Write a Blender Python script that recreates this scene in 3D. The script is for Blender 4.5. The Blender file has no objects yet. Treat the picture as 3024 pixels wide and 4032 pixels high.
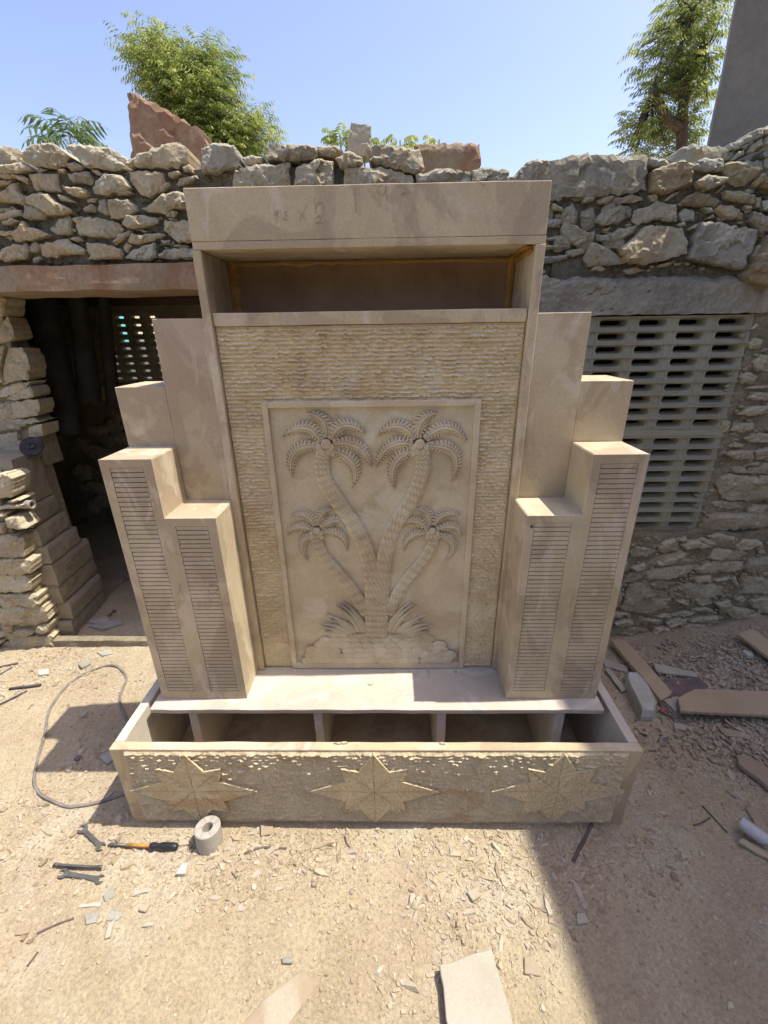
import bpy, bmesh, math, random
from mathutils import Vector, Matrix, noise, geometry
import numpy as np

# ---------------------------------------------------------------- camera, sky, sun, exposure
scene = bpy.context.scene
col = scene.collection
R_ = math.radians

cam_data = bpy.data.cameras.new('camera')
cam_data.sensor_fit = 'HORIZONTAL'
cam_data.sensor_width = 36.0
cam_data.lens = 1702.8 / 3024 * 36.0
cam_data.clip_start = 0.05
cam_data.clip_end = 500
cam = bpy.data.objects.new('camera', cam_data)
col.objects.link(cam)
PITCH, ROLL, YAW = .3881, -.0155, -.0201
fwd = Vector((math.sin(YAW) * math.cos(PITCH), math.cos(YAW) * math.cos(PITCH), -math.sin(PITCH)))
rgt = Vector((math.cos(YAW), -math.sin(YAW), 0))
upv = rgt.cross(fwd)
rr = math.cos(ROLL) * rgt + math.sin(ROLL) * upv
uu = -math.sin(ROLL) * rgt + math.cos(ROLL) * upv
cam.matrix_world = Matrix(((rr.x, uu.x, -fwd.x, .0702), (rr.y, uu.y, -fwd.y, -1.0363), (rr.z, uu.z, -fwd.z, 1.6642), (0, 0, 0, 1)))
scene.camera = cam

SUN = Vector((.464, .020, 1.0)).normalized()
EL = math.asin(SUN.z)
AZ = math.atan2(SUN.x, SUN.y)          # clockwise from +Y
world = bpy.data.worlds.new('World')
scene.world = world
world.use_nodes = True
wn = world.node_tree
sky = wn.nodes.new('ShaderNodeTexSky')
sky.sky_type = 'NISHITA'
sky.sun_disc = False
sky.sun_elevation = EL
sky.sun_rotation = AZ
sky.altitude = 300
sky.air_density = 1.0
sky.dust_density = 2.6
sky.ozone_density = 3.0
bg = wn.nodes['Background']
bg.inputs['Strength'].default_value = 0.15
wb = wn.nodes.new('ShaderNodeMix'); wb.data_type = 'RGBA'; wb.blend_type = 'MULTIPLY'      # hazier, slightly violet sky
wb.inputs[0].default_value = 1.0; wb.inputs[7].default_value = (1.12, .97, 1.0, 1)
wn.links.new(sky.outputs[0], wb.inputs[6]); wn.links.new(wb.outputs[2], bg.inputs[0])

sl = bpy.data.lights.new('sun', 'SUN')
sl.energy = 3.2
sl.angle = R_(.53)
sl.color = (1.0, .94, .84)
so = bpy.data.objects.new('sun', sl)
so.rotation_euler = SUN.to_track_quat('Z', 'Y').to_euler()
col.objects.link(so)

scene.view_settings.view_transform = 'Standard'
scene.view_settings.look = 'None'
scene.view_settings.exposure = 1.0
scene.view_settings.gamma = 1.0
scene.view_settings.use_curve_mapping = False

# ---------------------------------------------------------------- helpers
def link(o, parent=None):
    col.objects.link(o)
    if parent is not None:
        o.parent = parent
    return o

def tag(o, label=None, cat=None, group=None, kind=None):
    if label: o['label'] = label
    if cat: o['category'] = cat
    if group: o['group'] = group
    if kind: o['kind'] = kind
    return o

def thing(name, label, cat, loc=(0, 0, 0), group=None):
    e = bpy.data.objects.new(name, None)
    e.empty_display_size = .1
    e.location = loc
    link(e)
    return tag(e, label, cat, group)

def put(o, parent):
    """parent without moving: things' empties are unrotated, so subtract the location chain"""
    off = Vector((0, 0, 0))
    p = parent
    while p is not None:
        off += p.location
        p = p.parent
    o.parent = parent
    o.location = Vector(o.location) - off
    return o

class MB:
    def __init__(s):
        s.v, s.f = [], []
    def add(s, vs, fs):
        b = len(s.v)
        s.v += [tuple(p) for p in vs]
        s.f += [tuple(i + b for i in f) for f in fs]
    def box(s, x0, x1, y0, y1, z0, z1):
        s.add([(x0, y0, z0), (x1, y0, z0), (x1, y1, z0), (x0, y1, z0), (x0, y0, z1), (x1, y0, z1), (x1, y1, z1), (x0, y1, z1)],
              [(0, 3, 2, 1), (4, 5, 6, 7), (0, 1, 5, 4), (1, 2, 6, 5), (2, 3, 7, 6), (3, 0, 4, 7)])
    def prism(s, pts, z0, z1):
        """pts (x,y) counter-clockwise, extruded in z"""
        n = len(pts)
        s.add([(p[0], p[1], z0) for p in pts] + [(p[0], p[1], z1) for p in pts],
              [tuple(range(n - 1, -1, -1)), tuple(range(n, 2 * n))] + [(i, (i + 1) % n, n + (i + 1) % n, n + i) for i in range(n)])
    def grid(s, P, wrap=False):
        """P[i][j] points"""
        n, m = len(P), len(P[0])
        s.add([p for r in P for p in r], [(i * m + j, i * m + (j + 1) % m, (i + 1) * m + (j + 1) % m, (i + 1) * m + j)
                                          for i in range(n - 1) for j in range(m if wrap else m - 1)])
    def tube(s, path, rad, n=8, caps=True):
        path = [Vector(p) for p in path]
        rs = rad if isinstance(rad, (list, tuple)) else [rad] * len(path)
        rings = []
        up = Vector((0, 0, 1))
        for i, p in enumerate(path):
            t = (path[min(i + 1, len(path) - 1)] - path[max(i - 1, 0)]).normalized()
            a = t.cross(up)
            if a.length < .05: a = t.cross(Vector((1, 0, 0)))
            a.normalize(); b = a.cross(t)
            rings.append([p + rs[i] * (math.cos(q) * a + math.sin(q) * b) for q in [2 * math.pi * k / n for k in range(n)]])
        base = len(s.v)
        s.grid(rings, True)
        if caps:
            s.f.append(tuple(base + k for k in range(n - 1, -1, -1)))
            e = base + n * (len(path) - 1)
            s.f.append(tuple(e + k for k in range(n)))
    def build(s, name, mat, parent=None, smooth=False, bevel=0, seg=1, fix=True):
        me = bpy.data.meshes.new(name)
        me.from_pydata(s.v, [], s.f)
        me.update()
        if bevel or fix:
            bm = bmesh.new(); bm.from_mesh(me)
            bmesh.ops.recalc_face_normals(bm, faces=bm.faces)
            if bevel:
                bmesh.ops.bevel(bm, geom=[e for e in bm.edges if e.calc_face_angle(0) > .5], offset=bevel, segments=seg, affect='EDGES', profile=.5)
            bm.to_mesh(me); bm.free()
        if smooth:
            for p in me.polygons: p.use_smooth = True
        if mat: me.materials.append(mat)
        o = bpy.data.objects.new(name, me)
        link(o)
        if parent is not None: put(o, parent)
        return o

def smooth_path(pts, k=6):
    P = [Vector(p) for p in pts]
    P = [2 * P[0] - P[1]] + P + [2 * P[-1] - P[-2]]
    out = []
    for i in range(1, len(P) - 2):
        for j in range(k):
            t = j / k
            a, b, c, d = P[i - 1], P[i], P[i + 1], P[i + 2]
            out.append(.5 * ((2 * b) + (c - a) * t + (2 * a - 5 * b + 4 * c - d) * t * t + (3 * b - a - 3 * c + d) * t ** 3))
    out.append(P[-2])
    return out

def nz(x, y, z=0.0):
    return noise.noise(Vector((x, y, z)))

# ---------------------------------------------------------------- procedural materials
def lin(r, g, b):
    f = lambda c: (c / 255 / 12.92) if c / 255 <= .04045 else ((c / 255 + .055) / 1.055) ** 2.4
    return (f(r), f(g), f(b), 1)

def material(name, stops, scale=6.0, detail=8, rough=.85, bump=.3, bscale=90, bdist=.004, stain=None, stain_scale=3, stain_amt=.5,
             rand=0.0, island=False, stretch=(1, 1, 1), spec=.25, dust=None, dust_amt=.0, fine=.12, patches=(), wear=None):
    m = bpy.data.materials.new(name)
    m.use_nodes = True
    nt = m.node_tree; N = nt.nodes; L = nt.links
    bs = N['Principled BSDF']
    bs.inputs['Roughness'].default_value = rough
    bs.inputs['Specular IOR Level'].default_value = spec
    geo = N.new('ShaderNodeNewGeometry')
    mp = N.new('ShaderNodeMapping'); mp.inputs['Scale'].default_value = stretch
    L.new(geo.outputs['Position'], mp.inputs['Vector'])
    n1 = N.new('ShaderNodeTexNoise'); n1.inputs['Scale'].default_value = scale; n1.inputs['Detail'].default_value = detail; n1.inputs['Roughness'].default_value = .62
    L.new(mp.outputs[0], n1.inputs['Vector'])
    rp = N.new('ShaderNodeValToRGB')
    cr = rp.color_ramp
    while len(cr.elements) < len(stops): cr.elements.new(.5)
    for e, (p, c) in zip(cr.elements, stops):
        e.position = p; e.color = c
    fac = n1.outputs[0]
    if rand:
        src = geo.outputs['Random Per Island'] if island else None
        if not island:
            oi = N.new('ShaderNodeObjectInfo'); src = oi.outputs['Random']
        ma = N.new('ShaderNodeMath'); ma.operation = 'MULTIPLY_ADD'
        ma.inputs[1].default_value = rand; 
        L.new(src, ma.inputs[0])
        sb = N.new('ShaderNodeMath'); sb.operation = 'SUBTRACT'; sb.inputs[1].default_value = rand * .5
        L.new(fac, sb.inputs[0]); L.new(sb.outputs[0], ma.inputs[2])
        fac = ma.outputs[0]
    L.new(fac, rp.inputs[0])
    c_out = rp.outputs[0]
    if stain:
        n2 = N.new('ShaderNodeTexNoise'); n2.inputs['Scale'].default_value = stain_scale; n2.inputs['Detail'].default_value = 5; n2.inputs['Distortion'].default_value = .6
        L.new(mp.outputs[0], n2.inputs['Vector'])
        r2 = N.new('ShaderNodeValToRGB'); r2.color_ramp.elements[0].position = .5; r2.color_ramp.elements[1].position = .62
        r2.color_ramp.elements[1].color = (stain_amt,) * 3 + (1,)
        L.new(n2.outputs[0], r2.inputs[0])
        mx = N.new('ShaderNodeMix'); mx.data_type = 'RGBA'
        mx.inputs[7].default_value = stain
        L.new(r2.outputs[0], mx.inputs[0]); L.new(c_out, mx.inputs[6])
        c_out = mx.outputs[2]
    for pi_, (pc, psc, lo_, hi_, amt_, st_) in enumerate(patches):
        # stains and bloom with a shape of their own
        m2 = N.new('ShaderNodeMapping'); m2.inputs['Scale'].default_value = st_; m2.inputs['Location'].default_value = (3.1 * pi_ + 1.7, 5.3 * pi_, 2.9 * pi_)
        L.new(geo.outputs['Position'], m2.inputs['Vector'])
        np_ = N.new('ShaderNodeTexNoise'); np_.inputs['Scale'].default_value = psc; np_.inputs['Detail'].default_value = 6; np_.inputs['Roughness'].default_value = .55; np_.inputs['Distortion'].default_value = .8
        L.new(m2.outputs[0], np_.inputs['Vector'])
        rq = N.new('ShaderNodeValToRGB'); rq.color_ramp.elements[0].position = lo_; rq.color_ramp.elements[1].position = hi_
        rq.color_ramp.elements[1].color = (amt_,) * 3 + (1,)
        L.new(np_.outputs[0], rq.inputs[0])
        mq = N.new('ShaderNodeMix'); mq.data_type = 'RGBA'; mq.inputs[7].default_value = pc
        L.new(rq.outputs[0], mq.inputs[0]); L.new(c_out, mq.inputs[6])
        c_out = mq.outputs[2]
    if dust:
        # fine dust that settles on upward-facing faces
        sx = N.new('ShaderNodeSeparateXYZ'); L.new(geo.outputs['Normal'], sx.inputs[0])
        r3 = N.new('ShaderNodeValToRGB'); r3.color_ramp.elements[0].position = .25; r3.color_ramp.elements[1].position = .8
        r3.color_ramp.elements[1].color = (dust_amt,) * 3 + (1,)
        L.new(sx.outputs[2], r3.inputs[0])
        md = N.new('ShaderNodeMix'); md.data_type = 'RGBA'; md.inputs[7].default_value = dust
        L.new(r3.outputs[0], md.inputs[0]); L.new(c_out, md.inputs[6])
        c_out = md.outputs[2]
    n3 = N.new('ShaderNodeTexNoise'); n3.inputs['Scale'].default_value = bscale; n3.inputs['Detail'].default_value = 6; n3.inputs['Roughness'].default_value = .7
    L.new(mp.outputs[0], n3.inputs['Vector'])
    if fine:
        # grain
        hs = N.new('ShaderNodeHueSaturation')
        mr = N.new('ShaderNodeMapRange'); mr.inputs[1].default_value = .3; mr.inputs[2].default_value = .7
        mr.inputs[3].default_value = 1 - fine; mr.inputs[4].default_value = 1 + fine
        L.new(n3.outputs[0], mr.inputs[0]); L.new(mr.outputs[0], hs.inputs['Value']); L.new(c_out, hs.inputs['Color'])
        c_out = hs.outputs[0]
    if wear:
        # arrises rubbed pale: where the rounded normal departs from the true one
        bv = N.new('ShaderNodeBevel'); bv.samples = 4; bv.inputs['Radius'].default_value = .0035
        dp = N.new('ShaderNodeVectorMath'); dp.operation = 'DOT_PRODUCT'
        L.new(bv.outputs[0], dp.inputs[0]); L.new(geo.outputs['Normal'], dp.inputs[1])
        rw_ = N.new('ShaderNodeMapRange'); rw_.inputs[1].default_value = .985; rw_.inputs[2].default_value = .80; rw_.inputs[3].default_value = 0; rw_.inputs[4].default_value = .75
        L.new(dp.outputs['Value'], rw_.inputs[0])
        mu = N.new('ShaderNodeMath'); mu.operation = 'MULTIPLY'
        L.new(rw_.outputs[0], mu.inputs[0]); L.new(n1.outputs[0], mu.inputs[1])
        mw = N.new('ShaderNodeMix'); mw.data_type = 'RGBA'; mw.inputs[7].default_value = wear
        L.new(mu.outputs[0], mw.inputs[0]); L.new(c_out, mw.inputs[6]); c_out = mw.outputs[2]
    L.new(c_out, bs.inputs['Base Color'])
    if bump:
        bp = N.new('ShaderNodeBump'); bp.inputs['Strength'].default_value = bump; bp.inputs['Distance'].default_value = bdist
        L.new(n3.outputs[0], bp.inputs['Height']); L.new(bp.outputs[0], bs.inputs['Normal'])
    return m

def C(r, g, b): return (r, g, b, 1)

M = {}
# dressed sandstone of the fountain: pinkish tan with yellow dust and brown veins
PATCH = ((C(.36, .28, .195), 3.2, .53, .555, .55, (1, 1, .8)), (C(.62, .525, .40), 2.8, .545, .575, .55, (1, 1, .6)), (C(.38, .29, .205), 8.5, .55, .585, .42, (1, 1, .5)), (C(.66, .58, .46), 11, .59, .64, .5, (1, 1, .35)))
M['sand'] = material('dressed_sandstone', [(.25, C(0.417, 0.333, 0.206)), (.42, C(0.492, 0.402, 0.252)), (.58, C(0.545, 0.456, 0.294)), (.75, C(0.599, 0.525, 0.353))],
                     scale=4, patches=PATCH, bscale=190, bump=.2, bdist=.002, fine=.13, wear=C(0.779, 0.727, 0.562), rough=.8)
M['sand_pink'] = material('pink_sandstone', [(.25, C(0.413, 0.337, 0.217)), (.45, C(0.487, 0.406, 0.266)), (.6, C(0.529, 0.456, 0.303)), (.78, C(0.583, 0.517, 0.355))],
                     scale=3.5, patches=PATCH, bscale=190, bump=.2, bdist=.002, fine=.13, wear=C(0.779, 0.734, 0.562), rough=.75, stretch=(1, 1.6, 1.6))
M['ledge'] = material('ledge_sandstone', [(.25, C(0.437, 0.372, 0.298)), (.45, C(0.523, 0.464, 0.372)), (.62, C(0.57, 0.524, 0.424)), (.8, C(0.608, 0.579, 0.484))],
                     scale=3.0, patches=((C(0.456, 0.388, 0.307), 3.2, .55, .57, .5, (1, 1, 1)), (C(0.608, 0.579, 0.475), 5, .56, .6, .6, (1, 1, 1)), (C(0.4, 0.342, 0.271), 9, .62, .65, .4, (1, 1, 1))), bscale=150, bump=.08, bdist=.002, fine=.06, wear=C(0.685, 0.645, 0.484), rough=.7)
M['rough'] = material('rockfaced_sandstone', [(.25, C(0.546, 0.435, 0.253)), (.42, C(0.633, 0.523, 0.314)), (.58, C(0.688, 0.58, 0.363)), (.75, C(0.732, 0.65, 0.436))],
                     scale=5, patches=((C(0.513, 0.366, 0.187), 4.2, .56, .66, .5, (1, 1, 1.4)), (C(0.655, 0.615, 0.456), 2.6, .56, .68, .5, (1.3, 1, .8))), bscale=120, bump=.4, bdist=.003, fine=.16, rough=.9, stretch=(.8, 1, 2))
M['basin_rough'] = material('rockfaced_basin_stone', [(.25, C(0.455, 0.362, 0.214)), (.42, C(0.53, 0.438, 0.269)), (.58, C(0.584, 0.496, 0.316)), (.75, C(0.627, 0.56, 0.375))],
                     scale=9, patches=((C(0.455, 0.288, 0.134), 4.2, .585, .66, .6, (1, 1, 2.6)),), bscale=130, bump=.4, bdist=.003, fine=.2, rough=.85)
M['relief'] = material('carved_sandstone', [(.25, C(0.435, 0.358, 0.229)), (.42, C(0.523, 0.44, 0.291)), (.58, C(0.591, 0.507, 0.342)), (.75, C(0.646, 0.574, 0.409))],
                     scale=7, patches=((C(0.445, 0.34, 0.212), 5, .54, .62, .55, (1, 1, 1)), (C(0.646, 0.597, 0.448), 6, .55, .62, .6, (1, 1, .8))), bscale=170, bump=.25, bdist=.002, fine=.12, rough=.85)
M['glue'] = material('yellow_stone_adhesive', [(.3, C(0.342, 0.18, 0.0378)), (.7, C(0.468, 0.279, 0.0756))], scale=20, bump=.3, rough=.6)
M['pencil'] = material('pencil_line', [(.3, C(0.253, 0.19, 0.144)), (.7, C(0.38, 0.287, 0.207))], scale=60, bump=0, rough=.7)
# rubble
M['stone'] = material('rubble_stone', [(.12, C(0.204, 0.175, 0.121)), (.35, C(0.317, 0.287, 0.197)), (.52, C(0.398, 0.367, 0.259)), (.66, C(0.409, 0.336, 0.206)), (.9, C(0.511, 0.488, 0.376))],
                     scale=5, rand=.34, stain=C(0.347, 0.254, 0.135), stain_scale=7, stain_amt=.45, bscale=70, bump=.9, bdist=.007, fine=.22, dust=C(0.48, 0.425, 0.288), dust_amt=.55)
M['stone_grey'] = material('grey_gneiss', [(.12, C(0.205, 0.197, 0.159)), (.38, C(0.33, 0.321, 0.254)), (.55, C(0.411, 0.4, 0.315)), (.7, C(0.452, 0.404, 0.289)), (.9, C(0.535, 0.518, 0.412))],
                     scale=6, rand=.4, stain=C(0.37, 0.289, 0.167), stain_scale=6, stain_amt=.35, bscale=70, bump=.9, bdist=.007, fine=.22, dust=C(0.514, 0.468, 0.324), dust_amt=.5)
M['stone_rust'] = material('rusty_stone', [(.12, C(0.188, 0.134, 0.0708)), (.4, C(0.291, 0.228, 0.128)), (.6, C(0.35, 0.301, 0.18)), (.9, C(0.41, 0.414, 0.293))],
                     scale=6, rand=.35, bscale=70, bump=.9, bdist=.007, fine=.22, dust=C(0.401, 0.414, 0.284), dust_amt=.4)
M['stone_earth'] = material('earth_coated_stone', [(.12, C(0.261, 0.217, 0.142)), (.35, C(0.368, 0.317, 0.209)), (.55, C(0.451, 0.399, 0.272)), (.8, C(0.523, 0.468, 0.322))],
                     scale=6, rand=.3, bscale=70, bump=.9, bdist=.007, fine=.25, patches=((C(0.523, 0.511, 0.419), 9, .58, .66, .5, (1, 1, 2)),), dust=C(0.546, 0.473, 0.317), dust_amt=.6)
M['stone_dark'] = material('dark_lichened_stone', [(.2, C(0.165, 0.155, 0.112)), (.42, C(0.285, 0.263, 0.188)), (.6, C(0.42, 0.386, 0.285)), (.8, C(0.6, 0.556, 0.42))],
                     scale=9, bscale=70, bump=1, bdist=.008, fine=.3, patches=((C(0.75, 0.742, 0.63), 8, .60, .66, .7, (1, 1, 1.6)),))
M['mortar'] = material('mud_mortar', [(.2, C(0.102, 0.0911, 0.0626)), (.5, C(0.184, 0.166, 0.112)), (.8, C(0.275, 0.252, 0.166))], scale=14, bscale=55, bump=1, bdist=.014, rough=.95, fine=.3)
M['earth_mortar'] = material('earth_mortar', [(.2, C(0.207, 0.176, 0.118)), (.5, C(0.306, 0.262, 0.176)), (.8, C(0.405, 0.351, 0.233))], scale=9, bscale=55, bump=1, bdist=.012, rough=.95, fine=.25)
M['red'] = material('red_sandstone', [(.2, C(0.196, 0.109, 0.06)), (.45, C(0.272, 0.165, 0.0997)), (.62, C(0.317, 0.225, 0.144)), (.85, C(0.34, 0.295, 0.2))], scale=7, bscale=60, bump=.7, bdist=.006, stain=C(0.287, 0.268, 0.183), stain_scale=3, stain_amt=.6, fine=.2, stretch=(1, 1, .7))
M['concrete'] = material('old_concrete', [(0.2, C(0.209, 0.191, 0.148)), (0.45, C(0.286, 0.266, 0.206)), (0.6, C(0.341, 0.312, 0.232)), (0.85, C(0.429, 0.393, 0.29))], scale=4, bscale=60, bump=.8, bdist=.006, stain=C(0.385, 0.329, 0.222), stain_scale=2.5, stain_amt=.5, fine=.2)
M['jali'] = material('cement_lattice', [(0.2, C(0.307, 0.289, 0.211)), (0.5, C(0.391, 0.373, 0.275)), (0.8, C(0.476, 0.457, 0.338))], scale=5, bscale=110, bump=.4, bdist=.003, fine=.14, stain=C(0.42, 0.373, 0.248), stain_scale=4, stain_amt=.5)
M['plaster'] = material('grey_plaster', [(0.2, C(0.184, 0.169, 0.136)), (0.5, C(0.242, 0.224, 0.181)), (0.8, C(0.299, 0.278, 0.222))], scale=2.2, bscale=30, bump=.5, bdist=.01, fine=.12)
M['block'] = material('cement_block', [(.2, C(0.234, 0.203, 0.145)), (.5, C(0.307, 0.271, 0.198)), (.8, C(0.364, 0.326, 0.242))], scale=6, bscale=80, bump=.7, bdist=.005, fine=.18, dust=C(0.371, 0.339, 0.251), dust_amt=.6)
# ground
M['dirt'] = material('dusty_ground', [(0.2, C(0.347, 0.272, 0.17)), (0.42, C(0.43, 0.352, 0.223)), (0.58, C(0.487, 0.409, 0.266)), (0.8, C(0.533, 0.472, 0.334))], scale=3.2, bscale=95, bump=1, bdist=.010, rough=.95, fine=.26, stain=C(0.43, 0.338, 0.233), stain_scale=2.2, stain_amt=.6, patches=((C(0.544, 0.498, 0.377), 3, .55, .68, .6, (1, 1, 1)), (C(0.376, 0.309, 0.208), 22, .56, .64, .5, (1, 1, 1))))
M['chips'] = material('sandstone_chips', [(.1, C(0.276, 0.214, 0.141)), (.35, C(0.381, 0.309, 0.207)), (.55, C(0.455, 0.387, 0.264)), (.75, C(0.406, 0.342, 0.264)), (.95, C(0.503, 0.455, 0.339))], scale=5, rand=.75, island=True, bscale=120, bump=.3, fine=.12)
M['plank'] = material('sandstone_offcut', [(.25, C(0.388, 0.291, 0.178)), (.5, C(0.446, 0.354, 0.226)), (.75, C(0.495, 0.405, 0.268))], scale=3, bscale=190, bump=.2, bdist=.002, fine=.13)
M['marble'] = material('white_marble', [(0.2, C(0.4, 0.386, 0.333)), (0.5, C(0.53, 0.52, 0.456)), (0.8, C(0.63, 0.628, 0.564))], scale=8, bscale=60, bump=.5, fine=.1, stain=C(0.47, 0.452, 0.319), stain_scale=5, stain_amt=.4)
M['slate'] = material('grey_slate_flake', [(0.2, C(0.24, 0.231, 0.19)), (0.5, C(0.345, 0.336, 0.278)), (0.8, C(0.44, 0.436, 0.36))], scale=14, rand=.4, bscale=90, bump=.5, fine=.15)
M['tile'] = material('pale_stone_tile', [(0.2, C(0.33, 0.296, 0.233)), (0.5, C(0.395, 0.359, 0.286)), (0.8, C(0.455, 0.426, 0.344))], scale=5, bscale=120, bump=.15, fine=.08, stain=C(0.447, 0.461, 0.347), stain_scale=4, stain_amt=.6)
M['pinktile'] = material('pink_stone_tile', [(0.2, C(0.294, 0.227, 0.152)), (0.5, C(0.351, 0.279, 0.188)), (0.8, C(0.4, 0.334, 0.232))], scale=5, bscale=110, bump=.25, fine=.1, stain=C(0.425, 0.386, 0.296), stain_scale=5, stain_amt=.7)
M['steel'] = material('tool_steel', [(.3, C(0.115, 0.113, 0.105)), (.7, C(0.194, 0.189, 0.171))], scale=30, bscale=200, bump=.2, rough=.5, fine=.1, spec=.5)
M['steel'].node_tree.nodes['Principled BSDF'].inputs['Metallic'].default_value = .55
M['black'] = material('black_plastic', [(.3, C(.014, .015, .016)), (.7, C(.03, .03, .032))], scale=20, bump=.1, rough=.38, fine=0, spec=.5)
M['amber'] = material('amber_sleeve', [(.3, C(.33, .16, .035)), (.7, C(.47, .26, .07))], scale=30, bump=.1, rough=.5)
M['cable'] = material('dusty_cable', [(.3, C(0.15, 0.131, 0.123)), (.7, C(0.27, 0.242, 0.214))], scale=25, bump=.2, rough=.7)
M['blackcable'] = material('dark_cable', [(.3, C(.05, .045, .05)), (.7, C(.12, .105, .105))], scale=25, bump=.2, rough=.65)
M['twig'] = material('dry_twig', [(.3, C(.10, .075, .065)), (.7, C(.20, .15, .125))], scale=40, bump=.5, rough=.9)
M['ring'] = material('grey_cut_stone', [(.25, C(0.32, 0.296, 0.248)), (.5, C(0.392, 0.368, 0.312)), (.8, C(0.456, 0.432, 0.376))], scale=60, bscale=220, bump=.3, fine=.12)
M['bark'] = material('neem_bark', [(.3, C(.07, .05, .038)), (.7, C(.15, .115, .09))], scale=20, bump=.8, rough=.95)
M['roll'] = material('dark_tarpaulin', [(.3, C(0.025, 0.0225, 0.021)), (.7, C(0.06, 0.0525, 0.0475))], scale=8, bump=.5, rough=.75)
M['wood'] = material('old_timber', [(.3, C(.08, .055, .035)), (.7, C(.16, .115, .08))], scale=6, bump=.4, stretch=(1, 8, 8))
M['rubber'] = material('dusty_rubber', [(.3, C(.035, .032, .032)), (.7, C(.085, .075, .07))], scale=20, bump=.3, rough=.8)
M['pvc'] = material('dusty_white_plastic', [(.3, C(0.416, 0.408, 0.392)), (.7, C(0.544, 0.544, 0.536))], scale=20, bump=.1, rough=.5)
M['pipe'] = material('grey_pipe', [(.3, C(.27, .24, .20)), (.7, C(.40, .36, .30))], scale=20, bump=.2, rough=.7)
M['cloth'] = material('faded_purple_cloth', [(.3, C(0.153, 0.108, 0.103)), (.7, C(0.243, 0.18, 0.167))], scale=18, bscale=120, bump=.6, rough=.95)
M['pinkwrap'] = material('pink_wrapper', [(.3, C(.42, .05, .10)), (.7, C(.55, .25, .20))], scale=40, bump=.2, rough=.5)
M['teal'] = material('teal_scrap', [(.3, C(.05, .14, .14)), (.7, C(.10, .22, .21))], scale=40, bump=.1, rough=.6)
M['tarp'] = material('turquoise_sheet', [(.3, C(.12, .50, .46)), (.7, C(.22, .66, .60))], scale=3, bump=.1, rough=.5)
def leaf_mat(name, stops):
    m = material(name, stops, scale=3, rand=.55, island=True, bump=0, rough=.5, fine=0, spec=.4)
    nt = m.node_tree; bs = nt.nodes['Principled BSDF']
    tr = nt.nodes.new('ShaderNodeBsdfTranslucent')
    mx = nt.nodes.new('ShaderNodeMixShader'); mx.inputs[0].default_value = .42
    src = bs.inputs['Base Color'].links[0].from_socket
    br = nt.nodes.new('ShaderNodeHueSaturation'); br.inputs['Value'].default_value = 1.5; br.inputs['Saturation'].default_value = 1.0; br.inputs['Hue'].default_value = .48
    nt.links.new(src, br.inputs['Color']); nt.links.new(br.outputs[0], tr.inputs['Color'])
    nt.links.new(bs.outputs[0], mx.inputs[1]); nt.links.new(tr.outputs[0], mx.inputs[2])
    nt.links.new(mx.outputs[0], nt.nodes['Material Output'].inputs[0])
    return m
M['leaf'] = leaf_mat('neem_leaf', [(.12, C(.06, .105, .026)), (.4, C(.15, .215, .05)), (.64, C(.28, .34, .082)), (.92, C(.45, .47, .16))])
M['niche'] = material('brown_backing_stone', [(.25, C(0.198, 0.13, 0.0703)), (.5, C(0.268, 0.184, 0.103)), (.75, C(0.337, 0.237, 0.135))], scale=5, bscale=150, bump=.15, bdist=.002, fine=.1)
M['leaf_dark'] = leaf_mat('young_neem_leaf', [(.15, C(.04, .085, .035)), (.5, C(.075, .13, .05)), (.85, C(.13, .19, .07))])
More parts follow.
